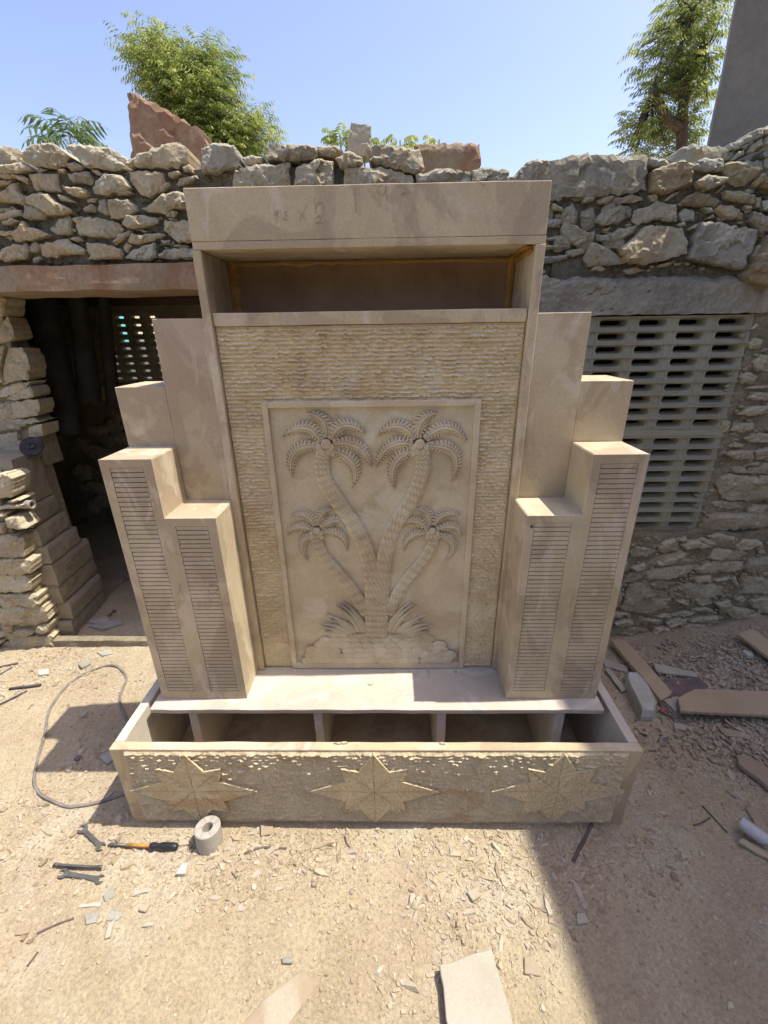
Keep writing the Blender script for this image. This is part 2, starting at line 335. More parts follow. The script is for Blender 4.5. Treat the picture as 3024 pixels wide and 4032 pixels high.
STONES_LEFT=[(1.12,[(-1.411,2.368),(-1.373,2.393),(-1.296,2.397),(-1.269,2.389),(-1.245,2.371),(-1.226,2.353),(-1.261,2.32),(-1.298,2.313),(-1.38,2.32),(-1.396,2.339)]),
(1.12,[(-1.231,2.386),(-1.2,2.394),(-1.161,2.391),(-1.114,2.384),(-1.067,2.378),(-1.022,2.363),(-1.005,2.343),(-1.014,2.308),(-1.057,2.302),(-1.172,2.318),(-1.202,2.351),(-1.227,2.375)]),
(1.12,[(-1.001,2.329),(-0.951,2.356),(-0.893,2.372),(-0.821,2.39),(-0.772,2.393),(-0.746,2.377),(-0.747,2.35),(-0.757,2.323),(-0.79,2.306),(-0.887,2.311),(-0.995,2.313)]),
(1.12,[(-1.253,2.336),(-1.207,2.335),(-1.181,2.321),(-1.194,2.309),(-1.24,2.307),(-1.255,2.322)]),
(1.12,[(-1.371,2.32),(-1.337,2.314),(-1.36,2.304),(-1.377,2.302)]),
(1.12,[(-1.417,2.299),(-1.292,2.299),(-1.302,2.264),(-1.298,2.236),(-1.409,2.246),(-1.412,2.275)]),
(1.12,[(-1.26,2.298),(-1.161,2.304),(-1.153,2.27),(-1.161,2.26),(-1.236,2.267),(-1.254,2.284)]),
(1.12,[(-1.149,2.31),(-1.125,2.308),(-1.108,2.289),(-1.13,2.29),(-1.149,2.302)]),
(1.12,[(-1.158,2.241),(-1.142,2.264),(-1.101,2.287),(-1.084,2.293),(-1.032,2.284),(-1.011,2.267),(-0.997,2.243),(-1.025,2.231),(-1.118,2.22),(-1.157,2.227)]),
(1.12,[(-1.003,2.301),(-0.939,2.298),(-0.852,2.291),(-0.856,2.256),(-0.889,2.232),(-0.929,2.208),(-0.962,2.219),(-0.994,2.255),(-1.0,2.283)]),
(1.12,[(-0.834,2.294),(-0.791,2.299),(-0.778,2.289),(-0.825,2.274),(-0.837,2.28)]),
(1.12,[(-0.815,2.254),(-0.796,2.274),(-0.724,2.286),(-0.721,2.274),(-0.759,2.257),(-0.805,2.249)]),
(1.12,[(-0.893,2.224),(-0.876,2.249),(-0.838,2.26),(-0.836,2.248),(-0.859,2.232)]),
(1.12,[(-1.272,2.248),(-1.211,2.249),(-1.18,2.234),(-1.184,2.219),(-1.241,2.216),(-1.263,2.229)]),
(1.12,[(-1.067,2.223),(-1.013,2.237),(-0.998,2.226),(-1.018,2.218),(-1.054,2.217)]),
(1.12,[(-1.597,2.216),(-1.548,2.24),(-1.502,2.268),(-1.466,2.272),(-1.472,2.239),(-1.454,2.218),(-1.462,2.193),(-1.52,2.202),(-1.599,2.21)]),
(1.12,[(-1.448,2.222),(-1.383,2.231),(-1.344,2.226),(-1.327,2.201),(-1.266,2.172),(-1.273,2.16),(-1.357,2.153),(-1.38,2.161),(-1.41,2.179),(-1.451,2.195)]),
(1.12,[(-1.473,2.191),(-1.423,2.188),(-1.387,2.17),(-1.377,2.155),(-1.396,2.142),(-1.455,2.137),(-1.485,2.148)]),
(1.12,[(-1.316,2.228),(-1.281,2.219),(-1.241,2.197),(-1.266,2.2),(-1.31,2.207)]),
(1.12,[(-1.226,2.178),(-1.198,2.188),(-1.182,2.192),(-1.168,2.177),(-1.174,2.162),(-1.22,2.165)]),
(1.12,[(-1.201,2.213),(-1.156,2.212),(-1.17,2.198),(-1.202,2.201)]),
(1.12,[(-1.152,2.206),(-1.122,2.208),(-1.113,2.174),(-1.117,2.148),(-1.145,2.157),(-1.164,2.166)]),
(1.12,[(-1.103,2.203),(-1.017,2.202),(-0.988,2.174),(-0.986,2.161),(-1.037,2.141),(-1.114,2.138),(-1.112,2.165)]),
(1.12,[(-0.973,2.171),(-0.919,2.187),(-0.862,2.22),(-0.791,2.22),(-0.748,2.209),(-0.752,2.176),(-0.777,2.164),(-0.832,2.165),(-0.871,2.148),(-0.941,2.158)]),
(1.12,[(-0.875,2.153),(-0.847,2.165),(-0.821,2.158),(-0.837,2.139),(-0.873,2.142)]),
(1.12,[(-0.885,2.131),(-0.846,2.122),(-0.794,2.126),(-0.758,2.099),(-0.767,2.047),(-0.84,2.046),(-0.876,2.075),(-0.896,2.093)]),
(1.12,[(-1.387,2.105),(-1.339,2.144),(-1.294,2.156),(-1.285,2.134),(-1.299,2.086),(-1.367,2.085)]),
(1.12,[(-1.281,2.14),(-1.239,2.15),(-1.18,2.141),(-1.111,2.131),(-1.069,2.102),(-1.096,2.087),(-1.138,2.064),(-1.198,2.074),(-1.259,2.079),(-1.267,2.099),(-1.267,2.125)]),
(1.12,[(-1.066,2.126),(-1.041,2.145),(-0.973,2.148),(-0.91,2.136),(-0.914,2.117),(-0.984,2.103),(-1.036,2.099),(-1.064,2.113)]),
(1.12,[(-1.124,2.057),(-1.098,2.081),(-1.047,2.097),(-1.033,2.091),(-1.077,2.061),(-1.118,2.041)]),
(1.12,[(-1.009,2.095),(-0.984,2.099),(-0.966,2.092),(-0.988,2.086)]),
(1.12,[(-1.06,2.056),(-1.04,2.082),(-1.005,2.077),(-0.921,2.084),(-0.891,2.075),(-0.948,2.054),(-1.008,2.044),(-1.049,2.047)]),
(1.12,[(-1.087,2.039),(-1.068,2.052),(-1.047,2.042),(-1.073,2.011),(-1.089,2.021)]),
(1.12,[(-1.089,1.998),(-1.05,2.02),(-0.972,2.041),(-0.939,2.047),(-0.946,1.991),(-0.996,1.978),(-1.063,1.988)]),
(1.12,[(-0.938,2.002),(-0.903,2.02),(-0.823,2.027),(-0.772,2.022),(-0.779,1.984),(-0.879,1.983),(-0.935,1.991)]),
(1.12,[(-0.871,2.035),(-0.841,2.041),(-0.796,2.031),(-0.802,2.027),(-0.864,2.029)]),
(1.12,[(-0.911,2.056),(-0.87,2.053),(-0.878,2.04),(-0.911,2.042)]),
(1.12,[(-1.639,2.101),(-1.541,2.097),(-1.487,2.133),(-1.474,2.109),(-1.434,2.104),(-1.384,2.081),(-1.463,2.065),(-1.541,2.06),(-1.546,2.082),(-1.644,2.086)]),
(1.12,[(-1.582,2.135),(-1.54,2.146),(-1.509,2.136),(-1.536,2.125),(-1.576,2.124)]),
(1.12,[(-1.618,2.157),(-1.519,2.177),(-1.487,2.178),(-1.489,2.159),(-1.541,2.143),(-1.624,2.142)]),
(1.12,[(-1.601,2.178),(-1.525,2.19),(-1.511,2.183),(-1.541,2.171),(-1.604,2.17)]),
(1.12,[(-1.621,2.034),(-1.562,2.051),(-1.499,2.05),(-1.496,2.027),(-1.517,1.996),(-1.606,1.984),(-1.638,1.993)]),
(1.12,[(-1.67,2.044),(-1.626,2.048),(-1.64,1.998),(-1.688,1.994)]),
(1.12,[(-1.499,2.043),(-1.464,2.06),(-1.448,2.045),(-1.466,2.02),(-1.495,2.021)]),
(1.12,[(-1.457,2.051),(-1.397,2.055),(-1.32,2.069),(-1.304,2.051),(-1.254,2.023),(-1.257,2.014),(-1.343,2.009),(-1.399,1.999),(-1.455,2.006)]),
(1.12,[(-1.317,2.071),(-1.276,2.076),(-1.252,2.059),(-1.287,2.057)]),
(1.12,[(-1.244,2.05),(-1.179,2.049),(-1.095,2.027),(-1.09,2.007),(-1.097,1.989),(-1.222,1.987),(-1.252,1.992),(-1.233,2.005),(-1.246,2.023)]),
(1.12,[(-1.493,1.996),(-1.46,2.006),(-1.454,1.993),(-1.48,1.979),(-1.496,1.982)]),
(1.12,[(-1.288,2.313),(-1.258,2.312),(-1.262,2.298),(-1.286,2.301)]),
(1.12,[(-1.289,2.26),(-1.27,2.256),(-1.278,2.244),(-1.29,2.248)]),
(1.12,[(-1.575,2.278),(-1.488,2.28),(-1.52,2.262),(-1.582,2.257)]),
(1.12,[(-1.565,2.304),(-1.466,2.3),(-1.417,2.283),(-1.424,2.263),(-1.472,2.284),(-1.572,2.286)]),
(1.12,[(-0.774,2.311),(-0.747,2.323),(-0.735,2.295),(-0.769,2.295)]),
(1.12,[(-1.561,2.316),(-1.486,2.33),(-1.423,2.341),(-1.393,2.311),(-1.447,2.298),(-1.566,2.302)]),
(1.3,[(-1.693,2.441),(-1.604,2.452),(-1.559,2.442),(-1.533,2.425),(-1.544,2.391),(-1.627,2.384),(-1.713,2.386)])]
STONES_MIDDLE=[(1.12,[(-0.68,2.363),(-0.625,2.383),(-0.548,2.375),(-0.531,2.34),(-0.54,2.312),(-0.641,2.285),(-0.693,2.289)]),
(1.12,[(-0.431,2.373),(-0.392,2.379),(-0.229,2.365),(-0.209,2.348),(-0.232,2.324),(-0.32,2.318),(-0.424,2.324)]),
(1.12,[(-0.22,2.369),(-0.142,2.371),(-0.117,2.356),(-0.162,2.333),(-0.214,2.337)]),
(1.12,[(-0.527,2.336),(-0.487,2.346),(-0.44,2.338),(-0.447,2.318),(-0.513,2.315)]),
(1.12,[(-0.582,2.233),(-0.56,2.294),(-0.443,2.31),(-0.329,2.311),(-0.335,2.232)]),
(1.12,[(-0.324,2.228),(-0.304,2.297),(-0.215,2.323),(-0.154,2.315),(-0.159,2.229),(-0.31,2.228)]),
(1.12,[(-0.145,2.322),(-0.092,2.349),(-0.037,2.323),(-0.042,2.299),(-0.129,2.29)]),
(1.12,[(-0.116,2.293),(-0.025,2.291),(0.037,2.294),(0.159,2.263),(0.172,2.227),(-0.115,2.228)]),
(1.12,[(-0.023,2.355),(0.029,2.367),(0.124,2.359),(0.197,2.35),(0.211,2.276),(0.185,2.27),(0.08,2.289),(-0.006,2.316)]),
(1.12,[(0.176,2.263),(0.263,2.283),(0.394,2.273),(0.405,2.226),(0.185,2.23)]),
(1.12,[(0.402,2.28),(0.462,2.286),(0.554,2.274),(0.559,2.227),(0.41,2.23)]),
(1.12,[(0.565,2.248),(0.617,2.297),(0.667,2.307),(0.719,2.302),(0.734,2.224),(0.572,2.227)])]
STONES_RIGHT=[(1.12,[(0.67,2.295),(0.755,2.304),(0.822,2.32),(0.875,2.319),(0.94,2.314),(1.021,2.308),(1.097,2.312),(1.127,2.195),(1.066,2.187),(1.001,2.186),(0.937,2.178),(0.827,2.179),(0.74,2.176),(0.685,2.17)]),
(1.12,[(1.107,2.302),(1.171,2.299),(1.198,2.285),(1.184,2.268),(1.117,2.278)]),
(1.12,[(1.122,2.258),(1.196,2.283),(1.237,2.291),(1.276,2.281),(1.297,2.21),(1.239,2.193),(1.188,2.178),(1.136,2.19)]),
(1.12,[(1.287,2.281),(1.329,2.302),(1.404,2.298),(1.418,2.257),(1.341,2.258),(1.296,2.266)]),
(1.12,[(1.408,2.283),(1.471,2.286),(1.523,2.272),(1.571,2.263),(1.551,2.232),(1.516,2.206),(1.466,2.211),(1.424,2.248)]),
(1.12,[(1.305,2.221),(1.35,2.242),(1.431,2.232),(1.432,2.216),(1.369,2.193),(1.328,2.205)]),
(1.12,[(1.411,2.187),(1.438,2.216),(1.445,2.209),(1.419,2.185)]),
(1.12,[(1.546,2.205),(1.568,2.245),(1.586,2.24),(1.578,2.214),(1.556,2.198)]),
(1.12,[(1.575,2.205),(1.584,2.229),(1.625,2.235),(1.641,2.185),(1.584,2.196)]),
(1.12,[(0.864,2.167),(0.882,2.181),(0.92,2.182),(0.911,2.166),(0.874,2.159)]),
(1.12,[(0.925,2.166),(0.963,2.182),(0.988,2.183),(0.998,2.172),(0.968,2.154),(0.935,2.154)]),
(1.12,[(0.742,2.156),(0.783,2.143),(0.79,2.129),(0.75,2.137)]),
(1.12,[(0.704,2.104),(0.777,2.106),(0.794,2.1),(0.787,2.074),(0.708,2.076)]),
(1.12,[(0.792,2.074),(0.8,2.1),(0.841,2.083),(0.914,2.048),(0.912,2.028),(0.876,2.002),(0.834,2.02),(0.798,2.05)]),
(1.12,[(0.713,2.032),(0.774,2.045),(0.801,2.03),(0.759,2.026)]),
(1.12,[(0.716,2.01),(0.801,2.008),(0.827,2.005),(0.786,1.994),(0.718,1.992)]),
(1.12,[(0.827,1.99),(0.899,1.999),(0.908,1.979),(0.859,1.965),(0.83,1.97)]),
(1.12,[(0.721,1.967),(0.829,1.973),(0.837,1.96),(0.781,1.946),(0.724,1.944)]),
(1.12,[(0.903,1.959),(0.925,2.018),(0.966,2.008),(1.04,1.977),(1.09,1.941),(1.008,1.929),(0.928,1.928)]),
(1.12,[(0.947,1.92),(0.974,1.931),(1.005,1.917),(0.995,1.909),(0.951,1.91)]),
(1.12,[(0.876,2.111),(0.897,2.118),(0.918,2.113),(0.9,2.103)]),
(1.12,[(0.937,2.11),(0.961,2.133),(1.019,2.146),(1.076,2.136),(1.079,2.107),(1.032,2.08),(0.965,2.081),(0.929,2.091)]),
(1.12,[(1.091,2.088),(1.088,2.131),(1.152,2.144),(1.17,2.162),(1.255,2.146),(1.272,2.087),(1.184,2.096),(1.121,2.078)]),
(1.12,[(1.135,2.183),(1.166,2.189),(1.183,2.162),(1.154,2.16)]),
(1.12,[(1.208,2.161),(1.229,2.188),(1.261,2.192),(1.252,2.183),(1.214,2.161)]),
(1.12,[(1.261,2.146),(1.287,2.174),(1.33,2.196),(1.407,2.171),(1.444,2.155),(1.411,2.134),(1.344,2.14),(1.273,2.139)]),
(1.12,[(1.437,2.189),(1.505,2.188),(1.569,2.173),(1.577,2.145),(1.506,2.149),(1.447,2.164)]),
(1.12,[(1.269,2.114),(1.297,2.134),(1.339,2.117),(1.341,2.089),(1.292,2.085)]),
(1.12,[(1.367,2.135),(1.402,2.13),(1.414,2.116),(1.39,2.114)]),
(1.12,[(1.392,2.092),(1.418,2.111),(1.424,2.099),(1.401,2.091)]),
(1.12,[(1.413,2.127),(1.431,2.143),(1.493,2.138),(1.541,2.113),(1.543,2.097),(1.49,2.088),(1.442,2.101)]),
(1.12,[(1.57,2.08),(1.575,2.118),(1.67,2.092),(1.684,2.049),(1.632,2.038),(1.591,2.065)]),
(1.12,[(1.32,2.06),(1.36,2.079),(1.367,2.064),(1.328,2.053)]),
(1.09,[(1.343,1.948),(1.344,2.021),(1.352,2.078),(1.434,2.076),(1.492,2.063),(1.594,2.05),(1.606,2.021),(1.599,1.963),(1.581,1.949),(1.584,1.919),(1.566,1.904),(1.477,1.921),(1.416,1.936)]),
(1.1,[(1.045,1.989),(1.089,2.022),(1.135,2.069),(1.201,2.07),(1.291,2.062),(1.324,2.018),(1.336,1.969),(1.251,1.946),(1.153,1.927),(1.083,1.938)]),
(1.12,[(1.0,2.042),(1.029,2.065),(1.111,2.074),(1.095,2.045),(1.053,2.026),(1.016,2.012)]),
(1.12,[(0.942,2.047),(0.995,2.037),(1.007,2.015),(0.952,2.023)]),
(1.12,[(0.92,2.048),(0.937,2.062),(0.94,2.028),(0.924,2.023)]),
(1.12,[(0.967,2.066),(1.0,2.073),(0.988,2.047),(0.973,2.052)]),
(1.12,[(1.227,1.928),(1.298,1.943),(1.28,1.923),(1.241,1.918)]),
(1.12,[(1.084,1.913),(1.142,1.925),(1.182,1.909),(1.125,1.894),(1.101,1.897)]),
(1.12,[(1.299,1.937),(1.331,1.934),(1.325,1.924),(1.305,1.925)]),
(1.07,[(1.588,1.876),(1.65,2.031),(1.725,1.833),(1.649,1.84),(1.603,1.861)]),
(1.12,[(1.611,1.942),(1.624,1.992),(1.651,1.996),(1.654,1.967),(1.63,1.935)]),
(1.12,[(1.536,2.137),(1.564,2.136),(1.567,2.125),(1.545,2.125)]),
(1.12,[(1.576,2.159),(1.594,2.161),(1.601,2.131),(1.587,2.131)]),
(1.12,[(1.602,2.154),(1.649,2.158),(1.663,2.116),(1.617,2.121)]),
(1.12,[(1.272,2.076),(1.298,2.085),(1.307,2.07),(1.286,2.066)]),
(1.12,[(1.437,2.101),(1.476,2.098),(1.469,2.084),(1.444,2.087)]),
(1.12,[(1.525,2.083),(1.553,2.08),(1.55,2.071),(1.528,2.074)])]
STONES_LOW=[(1.07,[(1.364,0.549),(1.396,0.586),(1.453,0.574),(1.513,0.554),(1.485,0.529),(1.384,0.508)]),
(1.07,[(1.508,0.573),(1.522,0.61),(1.583,0.631),(1.622,0.591),(1.619,0.572),(1.543,0.542)]),
(1.07,[(1.6,0.628),(1.646,0.64),(1.663,0.615),(1.625,0.613)]),
(1.07,[(1.625,0.591),(1.662,0.618),(1.716,0.621),(1.801,0.59),(1.729,0.572),(1.652,0.572)]),
(1.07,[(1.716,0.621),(1.739,0.636),(1.801,0.608),(1.799,0.596),(1.747,0.606)]),
(1.07,[(1.771,0.639),(1.815,0.657),(1.901,0.638),(1.933,0.613),(1.916,0.589),(1.821,0.574)]),
(1.07,[(1.917,0.583),(1.959,0.625),(2.045,0.613),(2.065,0.6),(2.007,0.557),(1.953,0.554)]),
(1.1,[(1.731,0.671),(1.745,0.752),(1.862,0.757),(2.075,0.761),(2.1,0.683),(2.051,0.668),(1.952,0.669),(1.833,0.667)]),
(1.07,[(1.384,0.453),(1.456,0.485),(1.481,0.446),(1.423,0.427)]),
(1.07,[(1.468,0.478),(1.52,0.523),(1.623,0.554),(1.68,0.547),(1.666,0.515),(1.791,0.502),(1.752,0.483),(1.632,0.471),(1.531,0.472)]),
(1.07,[(1.79,0.508),(1.813,0.565),(1.895,0.564),(1.972,0.526),(1.969,0.501),(1.859,0.498)]),
(1.07,[(1.483,0.433),(1.589,0.461),(1.677,0.471),(1.755,0.47),(1.703,0.412),(1.618,0.386),(1.496,0.374)]),
(1.07,[(1.734,0.444),(1.806,0.489),(1.915,0.495),(1.989,0.488),(1.991,0.443),(1.881,0.417),(1.769,0.418)]),
(1.07,[(1.361,0.368),(1.39,0.42),(1.475,0.42),(1.495,0.38),(1.435,0.367),(1.363,0.354)]),
(1.07,[(1.402,0.334),(1.442,0.361),(1.501,0.354),(1.567,0.313),(1.63,0.285),(1.652,0.244),(1.653,0.188),(1.545,0.146),(1.454,0.161),(1.393,0.168)]),
(1.07,[(1.515,0.34),(1.563,0.38),(1.666,0.353),(1.654,0.333),(1.578,0.313)]),
(1.07,[(1.65,0.251),(1.641,0.312),(1.729,0.352),(1.873,0.345),(1.932,0.318),(1.924,0.263),(1.783,0.25)]),
(1.07,[(1.681,0.24),(1.727,0.244),(1.787,0.202),(1.735,0.212)]),
(1.07,[(1.854,0.372),(1.941,0.404),(1.954,0.378),(1.881,0.358)]),
(1.07,[(1.952,0.384),(1.971,0.397),(2.002,0.351),(2.025,0.31),(1.988,0.337)]),
(1.07,[(2.008,0.443),(2.022,0.507),(2.129,0.519),(2.162,0.416),(2.052,0.41)]),
(1.07,[(1.601,0.132),(1.632,0.153),(1.678,0.145),(1.668,0.124),(1.615,0.124)]),
(1.07,[(1.681,0.145),(1.746,0.166),(1.812,0.159),(1.806,0.138),(1.766,0.131),(1.691,0.124)]),
(1.07,[(1.791,0.173),(1.86,0.201),(1.914,0.173),(1.896,0.152),(1.857,0.166)]),
(1.07,[(1.474,0.089),(1.522,0.114),(1.647,0.113),(1.651,0.081),(1.549,0.07)]),
(1.07,[(1.361,0.089),(1.421,0.118),(1.469,0.1),(1.467,0.067),(1.372,0.06)]),
(1.07,[(1.367,-0.007),(1.367,0.056),(1.505,0.056),(1.58,0.067),(1.587,0.022),(1.486,0.0)]),
(1.07,[(1.658,0.088),(1.698,0.12),(1.788,0.116),(1.783,0.088),(1.685,0.052)]),
(1.07,[(1.791,0.102),(1.843,0.131),(1.947,0.137),(1.953,0.094),(1.853,0.091)]),
(1.07,[(1.752,0.055),(1.813,0.087),(1.95,0.083),(1.919,0.065),(1.804,0.051)]),
(1.07,[(1.594,0.03),(1.598,0.066),(1.677,0.059),(1.778,0.037),(1.805,-0.001),(1.73,-0.038),(1.712,-0.068),(1.612,-0.052)]),
(1.07,[(1.79,0.036),(1.853,0.047),(1.935,0.029),(1.927,-0.008),(1.873,-0.031)]),
(1.07,[(1.466,-0.022),(1.582,0.0),(1.596,-0.049),(1.484,-0.048)]),
(1.07,[(1.363,-0.052),(1.429,-0.014),(1.463,-0.037),(1.462,-0.06),(1.372,-0.071)]),
(1.07,[(1.972,0.173),(2.011,0.2),(2.124,0.172),(2.127,0.122),(2.043,0.108)]),
(1.07,[(2.01,0.242),(2.05,0.263),(2.099,0.235),(2.063,0.221)]),
(1.07,[(2.105,0.137),(2.186,0.158),(2.201,0.129),(2.14,0.119)]),
(1.07,[(2.01,0.058),(2.043,0.108),(2.143,0.108),(2.144,0.064),(2.076,0.035)]),
(1.07,[(2.009,0.364),(2.02,0.404),(2.174,0.376),(2.207,0.275),(2.061,0.283)]),
(1.07,[(1.906,0.222),(1.987,0.242),(2.017,0.2),(1.946,0.183)]),
(1.07,[(1.899,0.029),(1.974,0.08),(2.008,0.043),(1.947,0.006)]),
(1.07,[(1.279,0.473),(1.358,0.498),(1.379,0.447),(1.316,0.421)]),
(1.07,[(1.278,0.381),(1.342,0.408),(1.36,0.341),(1.296,0.314)]),
(1.07,[(1.289,0.259),(1.36,0.314),(1.379,0.245),(1.378,0.189),(1.298,0.176)]),
(1.07,[(1.302,0.118),(1.365,0.161),(1.443,0.154),(1.363,0.111)]),
(1.07,[(1.747,0.392),(1.827,0.411),(1.85,0.365),(1.761,0.359)]),
(1.07,[(1.791,0.243),(1.868,0.257),(1.9,0.222),(1.825,0.201)]),
(1.07,[(2.103,0.242),(2.188,0.262),(2.236,0.185),(2.139,0.179)])]
STONES_JAMB=[(1.1,[(1.748,1.201),(1.761,1.241),(1.855,1.24),(1.866,1.205),(1.811,1.19)]),
(1.1,[(1.83,1.159),(1.876,1.189),(1.948,1.183),(1.963,1.137),(1.866,1.14)]),
(1.1,[(1.762,1.081),(1.791,1.102),(1.888,1.101),(1.896,1.058),(1.816,1.054)]),
(1.1,[(1.792,1.118),(1.789,1.144),(1.843,1.133),(1.834,1.112)]),
(1.1,[(1.885,1.026),(1.922,1.042),(1.954,1.036),(1.935,1.015)]),
(1.1,[(1.809,1.005),(1.84,1.021),(1.887,1.005),(1.888,0.983),(1.837,0.98)]),
(1.1,[(1.753,0.929),(1.764,0.962),(1.812,0.978),(1.921,0.96),(2.023,0.948),(2.06,0.835),(1.907,0.831),(1.808,0.843)]),
(1.1,[(1.757,0.814),(1.802,0.826),(1.911,0.819),(1.939,0.795),(1.871,0.773),(1.813,0.788)]),
(1.1,[(1.759,1.281),(1.811,1.32),(1.903,1.323),(1.915,1.284),(1.825,1.275)]),
(1.1,[(1.788,1.363),(1.815,1.387),(1.884,1.381),(1.895,1.348),(1.812,1.349)]),
(1.1,[(1.706,1.664),(1.729,1.695),(1.742,1.68),(1.72,1.664)]),
(1.1,[(1.761,1.407),(1.801,1.415),(1.873,1.415),(1.876,1.405),(1.796,1.401)]),
(1.1,[(1.698,1.217),(1.702,1.257),(1.74,1.246),(1.744,1.196),(1.716,1.191)]),
(1.1,[(1.895,0.977),(1.906,1.01),(2.0,1.02),(2.014,0.976)]),
(1.1,[(1.759,1.522),(1.785,1.558),(1.831,1.548),(1.851,1.484),(1.791,1.481)]),
(1.1,[(1.716,1.603),(1.74,1.629),(1.78,1.619),(1.777,1.584),(1.732,1.581)]),
(1.1,[(1.721,1.459),(1.748,1.481),(1.793,1.458),(1.778,1.43),(1.736,1.426)]),
(1.1,[(1.895,1.096),(1.969,1.116),(1.992,1.047),(1.918,1.053)])]
STONES_PIER=[(0.99,[(-2.039,0.703),(-1.954,0.726),(-1.866,0.707),(-1.892,0.597),(-1.978,0.592),(-2.073,0.611)]),
(0.99,[(-2.086,0.574),(-1.967,0.592),(-1.861,0.572),(-1.878,0.502),(-1.959,0.483),(-2.118,0.488)]),
(0.99,[(-2.121,0.478),(-1.932,0.477),(-1.893,0.457),(-1.92,0.391),(-2.026,0.372),(-2.157,0.379)]),
(0.99,[(-2.165,0.359),(-1.999,0.365),(-1.89,0.358),(-1.908,0.283),(-2.029,0.276),(-2.189,0.291)]),
(0.99,[(-2.202,0.256),(-2.088,0.277),(-1.899,0.276),(-1.892,0.185),(-1.98,0.153),(-2.099,0.157),(-2.233,0.172)]),
(0.99,[(-1.99,0.12),(-1.963,0.149),(-1.9,0.156),(-1.922,0.106),(-1.969,0.091),(-1.995,0.106)]),
(0.99,[(-2.122,0.106),(-2.079,0.128),(-2.023,0.113),(-2.009,0.099),(-2.068,0.069),(-2.114,0.077)]),
(0.99,[(-2.176,0.04),(-2.096,0.077),(-1.903,0.069),(-1.918,0.002),(-2.043,-0.005),(-2.167,-0.043),(-2.305,-0.027)]),
(0.99,[(-2.248,0.129),(-2.158,0.092),(-2.157,0.077),(-2.27,0.07)]),
(0.99,[(-2.275,0.055),(-2.192,0.048),(-2.272,-0.005)]),
(0.99,[(-1.975,0.881),(-1.875,0.891),(-1.817,0.888),(-1.844,0.871),(-1.98,0.866)]),
(0.99,[(-1.985,0.852),(-1.895,0.849),(-1.923,0.829),(-1.992,0.832)]),
(0.99,[(-1.881,0.911),(-1.837,0.922),(-1.819,0.913),(-1.856,0.899)]),
(0.99,[(-2.009,0.786),(-1.936,0.791),(-1.958,0.729),(-2.029,0.733)]),
(0.99,[(-1.913,0.826),(-1.852,0.831),(-1.819,0.767),(-1.849,0.761),(-1.926,0.773)]),
(0.99,[(-1.914,1.048),(-1.825,1.063),(-1.803,1.036),(-1.838,0.949),(-1.862,0.927),(-1.957,0.928)])]
STONES_PIER_TOP=[(1.32,[(-2.002,1.447),(-1.968,1.532),(-1.908,1.629),(-1.839,1.632),(-1.82,1.589),(-1.824,1.526),(-1.85,1.473),(-1.926,1.466)]),
(1.32,[(-2.065,1.393),(-1.988,1.438),(-1.907,1.458),(-1.835,1.465),(-1.873,1.428),(-1.964,1.392),(-2.071,1.376)]),
(1.32,[(-1.996,1.376),(-1.912,1.416),(-1.852,1.441),(-1.834,1.415),(-1.849,1.382),(-1.951,1.367)]),
(1.32,[(-2.097,1.304),(-2.035,1.329),(-1.944,1.362),(-1.83,1.373),(-1.829,1.335),(-1.853,1.288),(-1.961,1.272),(-2.106,1.278)]),
(1.32,[(-2.088,1.33),(-2.08,1.351),(-1.983,1.35),(-1.995,1.329)]),
(1.32,[(-2.119,1.243),(-2.009,1.264),(-1.894,1.271),(-1.842,1.253),(-1.927,1.241),(-2.012,1.215),(-2.135,1.199)]),
(1.32,[(-1.935,1.215),(-1.883,1.236),(-1.846,1.24),(-1.863,1.173),(-1.921,1.161),(-1.946,1.17)]),
(1.32,[(-2.161,1.127),(-2.095,1.185),(-2.004,1.197),(-2.012,1.148),(-1.974,1.125),(-1.989,1.079),(-2.103,1.057),(-2.186,1.058)]),
(1.32,[(-1.965,1.669),(-1.863,1.78),(-1.85,1.735),(-1.851,1.682),(-1.893,1.66),(-1.973,1.646)]),
(1.32,[(-1.924,1.781),(-1.891,1.874),(-1.829,1.866),(-1.85,1.805),(-1.867,1.78)]),
(1.32,[(-2.045,1.447),(-1.979,1.63),(-1.917,1.637),(-1.975,1.536),(-2.005,1.451)])]
STONES_HEAP=[(1.5,[(1.589,2.415),(1.59,2.433),(1.637,2.449),(1.64,2.439),(1.612,2.415)]),
(1.5,[(1.641,2.442),(1.646,2.463),(1.703,2.475),(1.71,2.458),(1.69,2.441)]),
(1.5,[(1.72,2.482),(1.745,2.512),(1.787,2.524),(1.798,2.494),(1.757,2.471),(1.729,2.465)]),
(1.5,[(1.751,2.433),(1.76,2.461),(1.803,2.484),(1.811,2.46),(1.777,2.434)]),
(1.5,[(1.612,2.415),(1.65,2.432),(1.695,2.438),(1.682,2.41),(1.65,2.4)]),
(1.5,[(1.675,2.403),(1.697,2.431),(1.724,2.441),(1.729,2.423),(1.692,2.403)]),
(1.5,[(1.797,2.517),(1.827,2.54),(1.847,2.503),(1.808,2.497)]),
(1.5,[(1.815,2.459),(1.822,2.497),(1.854,2.496),(1.862,2.459)]),
(1.5,[(1.823,2.428),(1.838,2.445),(1.869,2.448),(1.882,2.41),(1.834,2.414)]),
(1.5,[(1.845,2.379),(1.838,2.4),(1.848,2.414),(1.883,2.406),(1.897,2.364)]),
(1.5,[(1.712,2.451),(1.734,2.464),(1.747,2.461),(1.732,2.44)]),
(1.5,[(1.651,2.397),(1.71,2.402),(1.829,2.4),(1.851,2.357),(1.722,2.36)])]
